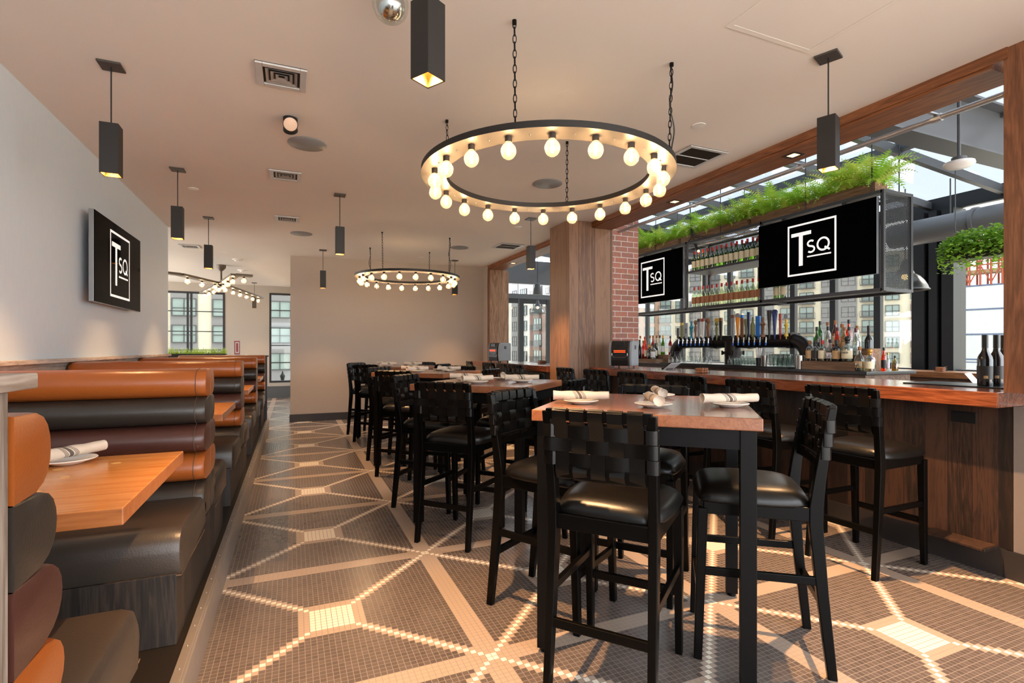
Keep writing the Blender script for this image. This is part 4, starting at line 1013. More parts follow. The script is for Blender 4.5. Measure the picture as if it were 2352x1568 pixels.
# stepped riser + assorted bottles, right end of the island
r = empty('bottle_riser', (5.5, 3.9, 1.12), label='weathered wood stepped riser under the right bottle group', cat='riser')
MB().box(-.22, -.08, -.43, .17, 0, .09).build('step', 'crate_wood', r); MB().box(-.08, .04, -.43, .17, 0, .16).build('step', 'crate_wood', r); MB().box(.04, .2, -.43, .17, 0, .23).build('step', 'crate_wood', r)
RB = [('square', 'glass_clear_b', 'label_tan', 'cork', 5.35, 4.02, 1.21, 'amber bourbon with tan label and cork, leftmost on the lowest right riser step', 'glass_brown'),
 ('square', 'glass_clear_b', 'label_black', 'cap_black', 5.35, 3.95, 1.21, 'bottle with black label and cap on the lowest right riser step', 'glass_brown'),
 ('square', 'glass_clear_b', 'label_cream', 'cap_red', 5.35, 3.87, 1.21, 'clear bottle with cream label and red spout on the lowest right riser step', 'glass_gold'),
 ('round', 'glass_clear_b', 'label_lilac', 'cap_black', 5.36, 3.785, 1.21, 'rounded bottle with lilac white label on the lowest right riser step', 'glass_clear_b'),
 ('square', 'glass_black', 'label_tan', 'cap_black', 5.35, 3.71, 1.21, 'black bottle with tan label beside the square bourbon', None),
 ('cork', 'glass_clear_b', 'label_cream', 'cap_black', 5.36, 3.60, 1.21, 'wide square bourbon bottle with big black-lettered cream label on the lowest riser step', 'glass_brown'),
 ('tall', 'glass_emerald', None, 'cap_black', 5.6, 4.08, 1.35, 'tall bright green bottle, back left of the right group', 'glass_green2'),
 ('tall', 'glass_emerald', 'label_black', 'cap_black', 5.48, 4.03, 1.28, 'shorter bright green bottle in front of the tall green one', None),
 ('tall', 'glass_clear_b', None, 'cork', 5.6, 3.99, 1.35, 'tall clear bottle beside the bright green one', None),
 ('tall', 'glass_amber', 'label_cream', 'cork', 5.6, 3.90, 1.35, 'tall amber bottle with brown cork on the top right riser step', None),
 ('tall', 'glass_clear_b', 'label_white', 'cap_black', 5.48, 3.90, 1.28, 'clear narrow bottle with dark stopper in the middle right riser row', 'glass_gold'),
 ('round', 'glass_clear_b', 'label_tan', 'cork', 5.6, 3.82, 1.37, 'large clear decanter with long brown stopper on the top step', None),
 ('slim', 'glass_orange', 'label_tan', 'cap_wine', 5.48, 3.79, 1.28, 'small orange bottle with dark red cap in the middle row', None),
 ('tall', 'glass_orange', None, 'cap_black', 5.6, 3.745, 1.35, 'tall orange bottle with yellow neck on the top right riser step', 'glass_amber'),
 ('slim', 'glass_gold', 'label_tan', 'cork', 5.47, 3.71, 1.28, 'slim golden bottle with tan neck', None),
 ('slim', 'glass_clear_b', 'label_white', 'cap_black', 5.47, 3.655, 1.28, 'clear bottle with white label and black cap right of the middle row', None),
 ('tall', 'glass_clear_b', 'label_white', 'cork', 5.6, 3.655, 1.28, 'tall clear bottle with brown cap, back right', None),
 ('tall', 'glass_clear_b', None, 'cap_wine', 5.48, 3.59, 1.25, 'clear bottle with tall dark red cap', 'glass_clear_b'),
 ('wine', 'glass_black', None, 'cap_black', 5.58, 3.52, 1.26, 'black broad-shouldered bottle, rightmost on the riser', None),
 ('round', 'glass_clear_b', 'label_tan', 'cork', 5.33, 3.455, 1.12, 'squat brown spirit bottle with tan label on the counter, right of the riser', 'glass_brown'),
 ('cork', 'glass_clear_b', 'label_black', 'cork', 5.45, 3.42, 1.12, 'clear bottle with round cork ball behind the squat brown one', None),
 ('cork', 'glass_clear_b', 'label_cream', 'cap_gold', 5.33, 3.355, 1.12, 'clear bottle with cream label and gold stopper on the counter', 'glass_gold'),
 ('slim', 'glass_red', 'label_white', 'cap_red', 5.42, 3.39, 1.12, 'small red liqueur bottle with dark spout', None),
 ('slim', 'glass_orange', 'label_black', 'cap_black', 5.58, 3.37, 1.12, 'orange liqueur bottle with long black spout', None),
 ('slim', 'glass_clear_b', 'label_lilac', 'cap_gold', 5.66, 3.38, 1.12, 'slim pale pink labelled bottle near the island corner', None),
 ('round', 'glass_gold', None, 'cap_black', 5.76, 3.37, 1.12, 'round pale golden bottle at the island corner', 'glass_gold')]
SCB = {3: .95, 5: 1.12, 19: 1.0, 22: .72, 23: .8, 24: .62, 25: .62, 21: .95, 20: .95, 8: .95}
for i, (k, g, lm, cm, x, y, z, lab, liq) in enumerate(RB):
    o = bottle(k, g, lm, cm, x, y, z, lab, None, liq, SCB.get(i, 1.0 if i > 5 else .98))
    if i == 5:
        M = Matrix.Translation((-.0505, -.003, .085)) @ Matrix.Rotation(radians(-90), 4, 'Z') @ Matrix.Rotation(radians(90), 4, 'X')
        text('lettering', 'KNOB', .026, 'cap_black', o, M)
# left bottle group
r = empty('bottle_riser', (5.5, 7.0, 1.12), label='wood riser under the left bottle group beside the brick pier', cat='riser')
MB().box(-.24, -.06, -.42, .4, 0, .06).build('step', 'crate_wood', r); MB().box(-.06, .12, -.5, .4, 0, .13).build('step', 'crate_wood', r)
LBt = [('tall', 'glass_black', None, 'cap_black', 5.36, 7.12, 1.18, 'dark-necked bottle nearest the brick pier', None), ('slim', 'glass_amber', None, 'cork', 5.34, 7.0, 1.18, 'slim amber bottle, second from the brick pier', None),
 ('slim', 'glass_orange', 'label_cream', 'cork', 5.34, 6.92, 1.18, 'slim orange-green bottle in the front left row', None), ('square', 'glass_brown', None, 'cap_gold', 5.34, 6.83, 1.18, 'brown jar-like bottle with gold lid, front left row', None),
 ('square', 'glass_clear_b', 'label_white', 'cap_black', 5.33, 6.72, 1.18, 'white labelled square bottle, front left row', None), ('tall', 'glass_clear_b', None, 'cork', 5.48, 7.26, 1.25, 'clear tall bottle at the back of the left group', None),
 ('slim', 'glass_orange', None, 'cap_red', 5.48, 7.14, 1.25, 'orange bottle with red top, back left row', None), ('tall', 'glass_clear_b', 'label_tan', 'cork', 5.52, 7.05, 1.25, 'clear bottle with amber spirit, back left row', 'glass_orange'),
 ('tall', 'glass_amber', 'label_cream', 'cork', 5.52, 6.97, 1.25, 'amber bottle with cream label, back left row', None), ('tall', 'glass_clear_b', 'label_white', 'cork', 5.52, 6.88, 1.25, 'clear bottle with white label, back left row', 'glass_orange'),
 ('tall', 'glass_clear_b', None, 'cap_black', 5.52, 6.80, 1.25, 'clear bottle beside the green-gold one', None), ('tall', 'glass_green2', 'label_white', 'cap_gold', 5.52, 6.72, 1.25, 'bright green bottle at the back of the left group', None),
 ('square', 'glass_black', 'label_cream', 'cap_black', 5.42, 6.78, 1.2, 'black bottle with cream label in the left group', None), ('slim', 'glass_red', 'label_white', 'cap_black', 5.55, 6.58, 1.25, 'red bottle rightmost in the left group', None)]
for k, g, lm, cm, x, y, z, lab, liq in LBt: bottle(k, g, lm, cm, x, y, z, lab, None, liq)
# wine bottles by the post, on a rubber mat
tag(MB().box(4.02, 4.40, 1.72, 2.3, 1.1, 1.108).build('bar_mat', 'plastic_black', bevel=.002), 'black rubber bar mat beside the wooden post', 'mat')
for k, (x, y) in enumerate(((4.10, 1.86), (4.21, 1.85), (4.32, 1.86))):
    o = bottle('wine', 'glass_black', 'label_black', 'cap_black', x, y, 1.108, 'dark wine bottle on the counter by the post, %s of the three' % ('left', 'middle', 'right')[k], 'dark wine bottles by the post', None, 1.0)
    if k == 0:
        R = .0412; MB().lathe([(R, .05), (R, .068)], n=6, cap=False, a0=radians(195), a1=radians(225)).build('small_label', 'label_tan', o)
        KIDS.pop(o.name, None)
bottle('slim', 'glass_red', 'label_white', 'cap_red', 3.75, 6.85, 1.10, 'red hot sauce bottle on the far counter beside the column', None, None, .6)

# ------------------------------------------------------------------ draught tower
r = empty('beer_tower', (5.58, 0, 1.12), label='black pipe beer tower with a long row of tap handles', cat='beer tower')
zc = .325; R = .084; b = MB()
b.tube([(0, 6.30, zc), (0, 5.62, zc)], R, 18).build('pipe', 'pipe_black', r, smooth=True); MB().tube([(0, 5.06, zc), (0, 4.42, zc)], R, 18).build('pipe', 'pipe_black', r, smooth=True)
b = MB(); b.tube([(0, 5.62, zc), (0, 5.06, zc)], R*1.04, 18); b.cyl((0, 5.34, 0), (0, 5.34, zc), .108, 24); b.build('tee_joint', 'pipe_black', r, smooth=True)
for y0, s_ in ((6.30, 1), (4.42, -1)):
    pts = [(0, y0 + s_*.2*sin(a), zc - .2 + .2*cos(a)) for a in [pi/2*i/8 for i in range(9)]] + [(0, y0+s_*.2, 0)]
    MB().tube(pts, R, 18).build('elbow', 'pipe_black', r, smooth=True)
def collar(y, z, vert=False):
    b = MB()
    if vert: b.cyl((0, y, z-.02), (0, y, z+.02), .125, 24)
    else: b.cyl((0, y-.02, z), (0, y+.02, z), R*1.18, 20)
    c = b.build('clamp_collar', 'pipe_black', r, smooth=True)
    b = MB()
    for k in range(4):
        a = pi/4 + k*pi/2; Q = (.105 if vert else .084)*1.3; b = MB()
        if vert: b.cyl((Q*cos(a), y+Q*sin(a), z-.03), (Q*cos(a), y+Q*sin(a), z+.03), .012, 8)
        else: b.cyl((Q*cos(a), y-.03, z+Q*sin(a)), (Q*cos(a), y+.03, z+Q*sin(a)), .012, 8)
        b.build('bolt', 'pipe_black', c)
for y in (6.31, 5.64, 5.05, 4.41): collar(y, zc)
collar(5.34, .17, True)
FY = [6.28, 6.19, 6.10, 6.015, 5.927, 5.84, 5.753, 5.668] + [5.217, 5.129, 5.04, 4.955, 4.868, 4.782, 4.694]
fa = None
for y in FY:
    b = MB(); b.cyl((-.07, 0, 0), (-.12, 0, 0), .009, 8); b.cyl((-.12, 0, .03), (-.125, 0, -.04), .008, 8)
    if fa is None: f = b.build('faucet', 'chrome', r, smooth=True); fa = f
    else: f = fa.copy(); COL.objects.link(f)
    f.location = (0, y, zc+.02); f.parent = r
    if f is fa: sp_ = MB().cyl((-.124, 0, -.04), (-.13, 0, -.075), .011, 8, .008).build('tap_tip', 'tap_blue' if 'tap_blue' in MATS else 'tarp_line', f)
    else: g = sp_.copy(); COL.objects.link(g); g.parent = f
mat('tap_blue', '#1f66c4', .4); sp_.data.materials[0] = MATS['tap_blue']
mat('h_blue', '#2a78c8', .4); mat('h_navy', '#1c2c62', .4); mat('h_orange', '#d98216', .4); mat('h_grey', '#8f9296', .4); mat('h_wood', '#7a5234', .5); mat('h_white', '#e2e2e0', .4); mat('h_red', '#9c2e20', .4); mat('h_dark', '#25211f', .4); mat('h_olive', '#6b6a3c', .5); mat('h_teal', '#2f8aa0', .4); mat('h_gold', '#c9a63a', .4)
def handle(y, shape, m, h, w_, m2=None, txt=None, x=-.1):
    g = None; z0 = zc+.05; b = MB()
    b.cyl((x, y, z0-.03), (x, y, z0+.02), .008, 8)
    if shape == 'paddle': b.bar((x, y, z0+.01), (x, y, z0+h), w_*.6, .018, up=(1, 0, 0), w2=w_, h2=.022)
    elif shape == 'taper': b.lathe([(w_*.2, 0), (w_*.3, h*.4), (w_*.5, h*.97), (w_*.4, h)], (x, y, z0), 12)
    elif shape == 'ball': b.lathe([(w_*.25, 0), (w_*.3, h*.3), (w_*.45, h*.6), (w_*.2, h*.72), (w_*.5, h*.82), (w_*.55, h*.9), (w_*.3, h)], (x, y, z0), 12)
    elif shape == 'board': b.box(x-.012, x+.012, y-w_/2, y+w_/2, z0+.01, z0+h)
    elif shape == 'bottle': b.lathe([(w_*.3, 0), (w_*.5, h*.2), (w_*.5, h*.6), (w_*.2, h*.8), (w_*.2, h)], (x, y, z0), 12)
    elif shape == 'figure': b.lathe([(w_*.5, 0), (w_*.5, .03), (w_*.2, .04), (w_*.35, h*.55), (w_*.6, h*.62), (w_*.2, h*.75), (w_*.3, h*.9), (.001, h)], (x, y, z0), 10)
    o = b.build('tap_handle', m, r, smooth=True)
    if m2:
        if shape in ('paddle', 'board'): MB().bar((x-.001, y, z0+h-.005), (x-.001, y, z0+h+.04), w_*.9, .03, up=(1, 0, 0)).build('handle_crest', m2, o, bevel=.004)
        else: MB().lathe([(w_*.6, -.012), (w_*.6, .012)], (x, y, z0+h+.02), 14, M=Matrix.Rotation(radians(90), 3, 'Y')).build('handle_crest', m2, o, smooth=True)
    if txt:
        M = Matrix.Translation((x-.014, y, z0+h*.5)) @ Matrix.Rotation(radians(-90), 4, 'Z') @ Matrix.Rotation(radians(90), 4, 'X') @ Matrix.Rotation(radians(-90), 4, 'Z')
        text('lettering', txt, w_*1.15, 'cap_black', o, M)
HD = [(6.32, 'board', 'h_dark', .17, .035), (6.23, 'board', 'h_olive', .21, .04, 'h_gold'), (6.136, 'board', 'h_grey', .24, .045, None, '603'), (6.03, 'figure', 'h_teal', .27, .06), (5.974, 'bottle', 'h_white', .14, .05), (5.945, 'ball', 'h_wood', .27, .05), (5.877, 'paddle', 'h_grey', .25, .05, 'h_dark'),
      (5.80, 'paddle', 'h_white', .25, .06, 'h_red'), (5.694, 'ball', 'h_wood', .29, .07), (5.61, 'bottle', 'h_grey', .15, .05), (5.532, 'ball', 'h_olive', .23, .05, 'h_gold'), (5.456, 'paddle', 'h_dark', .24, .05, 'h_wood'),
      (5.242, 'paddle', 'h_grey', .27, .05, 'h_wood'), (5.161, 'taper', 'h_orange', .27, .06, 'h_grey'), (5.087, 'board', 'h_wood', .26, .045, 'h_blue'), (5.024, 'taper', 'h_olive', .24, .05), (4.981, 'paddle', 'h_navy', .33, .035), (4.916, 'bottle', 'h_olive', .26, .06), (4.833, 'board', 'h_blue', .27, .065),
      (4.761, 'figure', 'h_wood', .26, .06), (4.664, 'taper', 'h_dark', .33, .06, None), (4.587, 'taper', 'h_navy', .28, .06, 'h_navy'), (4.507, 'paddle', 'h_red', .28, .03), (4.425, 'figure', 'h_gold', .22, .05, 'h_grey')]
for h in HD: handle(*h)
# glassware
gl = MB().lathe([(.032, .165), (.034, .163), (.004, .157), (.0035, .115), (.02, .095), (.036, .05), (.033, 0)], n=16, cap=False).build('wine_glass', 'clear_glass', smooth=2)
for i, y in enumerate([6.352, 6.252, 6.148, 6.053, 5.972, 5.887, 5.803, 5.716, 5.63, 5.551]):
    o = gl if i == 0 else gl.copy()
    if i: COL.objects.link(o)
    o.location = (5.36, y, 1.135); tag(o, 'upturned stem glass in the row left of the beer tower column', 'glass', 'upturned stem glasses')
tb = MB().lathe([(.0001, .004), (.026, .002), (.036, .09), (.034, .092), (.025, .008), (.0001, .01)], n=16, cap=False).build('tumbler', 'clear_glass', smooth=2)
for i, y in enumerate([5.12, 5.07, 5.02, 4.97, 4.92, 4.87, 4.82, 4.77]):
    o = tb if i == 0 else tb.copy()
    if i: COL.objects.link(o)
    o.location = (5.37, y, 1.135); tag(o, 'small clear tumbler in the row right of the beer tower column', 'glass', 'small tumblers')
bg = MB().lathe([(.0001, .004), (.03, .002), (.043, .145), (.041, .148), (.029, .01), (.0001, .012)], n=16, cap=False).build('pint_glass', 'clear_glass', smooth=2)
for i, y in enumerate([4.50, 4.45, 4.39, 4.33, 4.27]):
    for q in range(2):
        o = bg if i + q == 0 else bg.copy()
        if i + q: COL.objects.link(o)
        o.location = (5.33+.1*q, y-.01*q, 1.135); tag(o, 'tall clear pint glass in the cluster left of the steel tin, %s row' % ('front', 'back')[q], 'glass', 'pint glasses ' + ('front', 'back')[q] + ' row')
tag(MB().lathe([(.0001, .0), (.022, 0), (.024, .05), (.008, .085), (.012, .12), (.011, .12)], (5.36, 5.19, 1.135), 14, cap=False).build('carafe', 'clear_glass', smooth=2), 'small clear carafe beside the tower column', 'carafe')
tag(MB().box(5.22, 5.47, 4.2, 6.42, 1.12, 1.135).build('drip_mat', 'plastic_black', bevel=.002), 'long black drip mat under the glasses', 'mat')
tag(MB().lathe([(.05, 0), (.052, .15), (.05, .152), (.048, .01), (.0001, .01)], (5.33, 4.13, 1.12), 20, cap=False).build('steel_tin', 'steel', smooth=True), 'cylindrical brushed steel tin left of the right bottle group', 'tin')
tag(MB().lathe([(.03, 0), (.042, .13), (.04, .132), (.028, .01), (.0001, .01)], (5.30, 4.585, 1.135), 16, cap=False).build('cocktail_shaker', 'steel', smooth=True), 'steel shaker tin among the glasses', 'shaker')
r = empty('straw_holder', (5.31, 4.675, 1.135), label='black holder with clear straws and red muddler tips', cat='straw holder')
MB().lathe([(.03, 0), (.035, .1), (.033, .1), (.028, .01), (.0001, .01)], n=14, cap=False).build('cup', 'plastic_black', r, smooth=True)
b = MB()
for k in range(9): a = k*2*pi/9; b.cyl((.012*cos(a), .012*sin(a), .02), (.035*cos(a), .035*sin(a), .22), .004, 6)
b.build('straws', 'white_plastic', r)

# ------------------------------------------------------------------ patio structure
WX = 8.5
def mull(name, x0, x1, y0, y1, z0=0, z1=3.38, m='window_frame'): return struct(box(name, m, x0, x1, y0, y1, z0, z1))
f = MB()
for y in (11.0, 9.68, 8.96, 8.24, 7.46, 6.74, 5.97, 5.24): f.box(WX, WX+.08, y-.05, y+.05, 0, 3.3)
f.box(WX, WX+.08, -1.5, 12.2, 3.3, 3.5); f.box(WX, WX+.08, 5.0, 12.2, .95, 1.0)
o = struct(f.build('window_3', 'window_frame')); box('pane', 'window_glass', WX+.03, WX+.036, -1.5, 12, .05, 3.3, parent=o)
f = MB()
for y0, y1 in ((4.50, 4.66), (4.34, 4.44), (4.14, 4.28)): f.box(WX-.15, WX+.15, y0, y1, 0, 3.3)
struct(f.build('trim_patio_column', 'window_frame'))
struct(box('trim_patio_cladding', 'window_frame', WX-.05, WX+.05, 4.16, 4.64, 0, 3.3))
struct(box('trim_sill_rail', 'grey_steel', WX-.06, WX+.1, -1.5, 12.2, 1.02, 1.06))
# roof: rafters, beams, glass
f = MB()
for k in range(13): y = 1.15 + .84*k; f.bar((4.1, y, 3.76), (WX, y, 3.41), .065, .1)
o = struct(f.build('trim_rafters', 'grey_steel'))
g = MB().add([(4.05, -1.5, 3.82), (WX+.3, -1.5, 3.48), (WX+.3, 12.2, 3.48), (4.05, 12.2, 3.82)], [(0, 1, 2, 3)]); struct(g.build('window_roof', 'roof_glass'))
f = MB(); f.box(4.05, 4.12, -1.5, 12.2, 3.1, 3.95); f.box(6.3, 6.37, -1.5, 12.2, 3.58, 3.68); struct(f.build('trim_roof_beams', 'grey_steel'))
for (y, nm) in ((2.75, 'near'), (8.1, 'far')):
    f = MB(); f.box(4.12, 8.5, y-.01, y+.01, 3.18, 3.62); f.box(4.12, 8.5, y-.11, y+.11, 3.16, 3.18); f.box(4.12, 8.5, y-.11, y+.11, 3.62, 3.64)
    struct(f.build('trim_cross_beam_' + nm, 'grey_steel'))
# patio far end
f = MB(); f.box(4.1, 8.5, 12.0, 12.15, 3.0, 3.6); f.box(4.1, 8.5, 12.0, 12.1, 2.62, 2.74)
struct(f.build('wall_patio_end', 'grey_steel'))
f = MB()
for x in (4.12, 5.38, 6.16, 7.4, 8.4): f.box(x-.06, x+.06, 12.0, 12.08, 0, 2.62)
for x0, x1 in ((4.2, 5.3), (5.45, 6.1), (6.25, 7.3)): f.box(x0, x1, 12.01, 12.07, 2.50, 2.62); f.box(x0, x1, 12.01, 12.07, .95, 1.0)
o = struct(f.build('door_1', 'window_frame')); box('pane', 'window_glass', 4.2, 8.4, 12.03, 12.036, .1, 2.5, parent=o)
# duct, conduit, pendants, detector in the patio
r = empty('air_duct', (7.8, 0, 2.92), label='large grey round air duct under the glass roof', cat='duct')
MB().tube([(0, -1.4, 0), (0, 4.6, 0)], .165, 32).build('duct_pipe', 'duct', r, smooth=True)
for y in (3.62, 1.4): MB().cyl((0, y-.02, 0), (0, y+.02, 0), .182, 32).build('duct_collar', 'duct', r, smooth=True)
for y in (2.9, 3.9): MB().cyl((0, y, .16), (0, y, .62), .008, 6).build('hanger', 'grey_steel', r)
r = empty('electrical_conduit', (4.14, 0, 0), label='pale metal conduit running behind the header beam', cat='conduit')
MB().cyl((0, 1.2, 2.955), (0, 5.95, 2.955), .02, 10).build('pipe', 'conduit', r, smooth=True)
for y in (2.15, 3.2, 4.5): MB().cyl((0, y-.03, 2.955), (0, y+.03, 2.955), .027, 10).box(-.115, 0, y-.012, y+.012, 2.975, 2.985).build('coupling', 'conduit', r)
r = empty('hanging_detector', (4.98, 2.43, 2.84), label='white round detector hanging from a grey conduit arm under the roof', cat='detector')
MB().cyl((0, 0, .06), (0, 0, .62), .013, 8).tube([(0, 0, .6), (-.04, .02, .66), (-.15, .1, .68)], .012, 6).build('conduit_arm', 'grey_steel', r, smooth=True)
MB().cyl((0, 0, 0.01), (0, 0, .06), .05, 12).build('junction_box', 'grey_steel', r, smooth=True); MB().lathe([(.1, .02), (.105, .0), (.08, -.02), (.0001, -.025)], n=24, cap=False).lathe([(.0001, .02), (.1, .02)], n=24, cap=False).build('detector_disc', 'white_plastic', r, smooth=True)
def dome_lamp(x, y, z, label, zt=3.4, sc=1):
    r = empty('dome_pendant', (x, y, z), label=label, cat='pendant lamp', group='ribbed glass dome pendants on the patio')
    MB().lathe([(.018, .3), (.03, .28), (.045, .22), (.075, .17), (.078, .15)], n=20, cap=False).build('lamp_cap', 'grey_steel', r, smooth=2)
    MB().lathe([(.078, .16), (.12, .13), (.155, .085), (.178, .04), (.19, 0)], n=40, cap=False).build('glass_dome', 'dome_glass', r, smooth=2)
    MB().tube([(.192*cos(a), .192*sin(a), 0) for a in [2*pi*i/32 for i in range(32)]], .006, 6, closed=True).build('rim', 'grey_steel', r, smooth=True)
    MB().sphere((0, 0, .13), .03, 12, 8).build('lamp_glow', 'small_lamp', r, smooth=2)
    MB().cyl((0, 0, .3), (0, 0, (zt-z)/sc), .006, 6).build('rod', 'grey_steel', r); r.scale = (sc, sc, sc)
    return r
dome_lamp(7.25, 4.12, 2.10, 'ribbed glass dome pendant behind the end of the hanging shelf', sc=1.3)
dome_lamp(5.9, 10.2, 2.40, 'ribbed glass dome pendant in the far opening beside the column'); dome_lamp(5.3, 10.9, 2.18, 'ribbed glass dome pendant in the far opening beside the jamb')
r = empty('pendant_speaker', (5.15, 10.6, 2.58), label='grey cone speaker hanging in the far opening', cat='speaker')
MB().lathe([(.0001, 0), (.1, 0), (.105, .01), (.06, .24), (.03, .26), (.0001, .26)], n=24, cap=False).build('cone', 'grey_steel', r, smooth=True); MB().cyl((0, 0, .26), (0, 0, .9), .005, 6).build('cable', 'black_metal', r)
# hanging ivy basket
r = empty('ivy_planter', (6.55, 2.93, 2.38), label='hanging planter overflowing with green ivy beside the right post', cat='hanging plant')
MB().box(-.1, .1, -.38, .34, -.1, .05).build('basket', 'dark_base', r)
b = MB(); rn = random.Random(3)
for k in range(4200):
    u = rn.uniform(-.46, .40); a = rn.uniform(0, pi); R_ = rn.uniform(.55, 1.0); ex = 1-(abs((u+.03)/.45))**4*.55
    x = .26*R_*cos(a)*ex; z = -.02 + .26*R_*sin(a)*ex - (rn.random()**2)*.24*(1 if rn.random() < .6 else .3); y = u
    sz = rn.uniform(.014, .03); t1 = Vector((rn.uniform(-1, 1), rn.uniform(-1, 1), rn.uniform(-.6, .6))).normalized(); t2 = t1.cross(Vector((rn.uniform(-.5, .5), rn.uniform(-.5, .5), 1))).normalized(); c = Vector((x, y, z))
    b.add([c - t1*sz*.4, c + t2*sz*.8, c + t1*sz*1.3, c - t2*sz*.8], [(0, 1, 2, 3)], k % 3 == 0)
b.build('ivy_foliage', ['leaf_ivy', 'leaf_fern'], r)
MB().cyl((0, -.3, .05), (0, -.3, 1.2), .005, 6).build('hanging_wire', 'grey_steel', r); MB().cyl((0, .3, .06), (0, .3, 1.2), .005, 6).build('hanging_wire', 'grey_steel', r)
# patio bar and its stools
r = empty('patio_bar', (0, 0, 0), label='pale wood patio bar beyond the island', cat='bar counter')
MB().box(7.05, 7.6, -.8, 8.5, 1.0, 1.07).build('countertop', 'patio_bar', r, bevel=.004); MB().box(7.1, 7.2, -.8, 8.5, 0, 1.0).build('front_panel', 'island_wood', r)
for i, (x, y) in enumerate(((7.75, 2.55), (7.75, 3.3), (7.78, 4.9))):
    stool(x, y, 180, LB + 'beyond the patio bar, %s from the right' % ('first', 'second', 'third')[i], 'bar stools at the patio bar', z=.02)
r = empty('work_station', (6.4, 3.0, 0), label='steel bartender station with papers between the bars', cat='work station')
MB().box(-.1, .35, -1.0, .9, .9, .96).build('worktop', 'steel', r, bevel=.004); MB().box(-.05, .3, -.95, .85, 0, .9).build('cabinet', 'grey_steel', r)
o = MB().add([(0, 0, 0), (.22, .05, 0), (.20, .14, .13), (-.02, .09, .13)], [(0, 1, 2, 3)]); o.add([(0, 0.004, 0), (.22, .054, 0), (.20, .144, .13), (-.02, .094, .13)], [(3, 2, 1, 0)])
tag(o.build('paper_menu', 'label_white', loc=(6.35, 2.95, .962)), 'printed white paper card propped on the steel station', 'card')

# ------------------------------------------------------------------ buildings outside
def facade(name, P0, P1, z0, z1, wallm, label, cols, rows, thick=8):
    """cols: (distance along, width, kind) ; rows: window bottoms; kinds: w window, b balcony, g grey strip"""
    P0, P1 = Vector(P0), Vector(P1); d = P1-P0; L = d.length; r = empty(name, (P0.x, P0.y, 0), math.atan2(d.y, d.x), label, 'building')
    # local x along facade, -y towards the viewer
    b = MB(); b.box(0, L, 0, thick, z0, z1, 0)
    for (a, w_, mm, za, zb) in wallm[1]: b.box(a, a+w_, -.15-.05*mm, 0, za, zb, mm)
    b.build('wall', wallm[0], r)
    for a, w_, kind in cols:
        for zb in rows:
            h = 1.9 if kind != 'b' else 2.15
            fr = MB(); x0, x1 = a-w_/2, a+w_/2; y = -.34
            fr.box(x0, x1, y, y+.32, zb-.08, zb); fr.box(x0, x1, y, y+.32, zb+h, zb+h+.08); fr.box(x0-.08, x0, y, y+.32, zb-.08, zb+h+.08); fr.box(x1, x1+.08, y, y+.32, zb-.08, zb+h+.08)
            nm_ = 2 if w_ < 2.6 else 3
            for k in range(1, nm_): fr.box(x0+w_*k/nm_-.05, x0+w_*k/nm_+.05, y+.02, y+.1, zb, zb+h)
            fr.box(x0, x1, y+.02, y+.1, zb+h*.42, zb+h*.42+.08)
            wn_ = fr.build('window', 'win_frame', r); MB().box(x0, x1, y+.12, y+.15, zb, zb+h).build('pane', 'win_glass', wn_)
            if kind == 'b':
                rb = MB(); ya, yb_ = -1.0, -.3
                rb.box(x0-.4, x1+.4, ya, yb_, zb-.25, zb-.1); rb.box(x0-.4, x1+.4, ya, ya+.06, zb+.95, zb+1.02)
                n_ = int((w_+.8)/.22)
                for k in range(n_+1): q = x0-.4+(w_+.8)*k/n_; rb.box(q-.03, q+.03, ya, ya+.05, zb-.1, zb+.95)
                rb.build('balcony', 'rail', r)
    return r
rows = [-4.4, -1.4, 1.6, 4.6, 7.6, 10.6, 13.8, 17.0]
L1 = math.hypot(106.9-77.6, 57.7-108.2)
segs = [(0, 11, 1, -9, 20), (15.8, 2.4, 2, -9, 20), (19.6, 2.8, 2, -9, 20), (30.9, 2.6, 2, -9, 20), (42.2, 6, 3, -9, 20.5), (56.6, 3, 4, -2.2, 10.2)]
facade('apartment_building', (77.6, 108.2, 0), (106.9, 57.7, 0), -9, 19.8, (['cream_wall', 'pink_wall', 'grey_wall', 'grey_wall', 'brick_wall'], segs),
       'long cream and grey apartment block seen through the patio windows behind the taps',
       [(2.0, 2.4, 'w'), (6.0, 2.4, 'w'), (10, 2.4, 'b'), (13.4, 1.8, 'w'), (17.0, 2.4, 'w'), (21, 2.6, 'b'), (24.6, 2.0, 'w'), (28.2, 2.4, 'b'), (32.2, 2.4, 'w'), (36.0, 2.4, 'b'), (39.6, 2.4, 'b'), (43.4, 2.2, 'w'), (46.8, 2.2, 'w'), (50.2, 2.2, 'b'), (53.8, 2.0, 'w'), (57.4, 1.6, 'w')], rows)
def P(px, dep): 
    f_ = Vector((sin(TH), cos(TH))); r_ = Vector((cos(TH), -sin(TH))); k = (px-1176)/1185
    return (dep*(f_.x+k*r_.x), dep*(f_.y+k*r_.y), 0)
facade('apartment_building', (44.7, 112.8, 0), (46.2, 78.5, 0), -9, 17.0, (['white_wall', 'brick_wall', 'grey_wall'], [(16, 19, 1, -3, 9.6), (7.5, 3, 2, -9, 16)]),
       'white and brick apartment wing seen in the far opening left of the column', [(3.5, 3, 'w'), (9, 2, 'w'), (13.2, 2.6, 'w'), (19.5, 3.2, 'b'), (26, 3.2, 'b'), (32, 3, 'w')], [-4.4, -1.2, 2.0, 5.2, 8.4, 12.0])
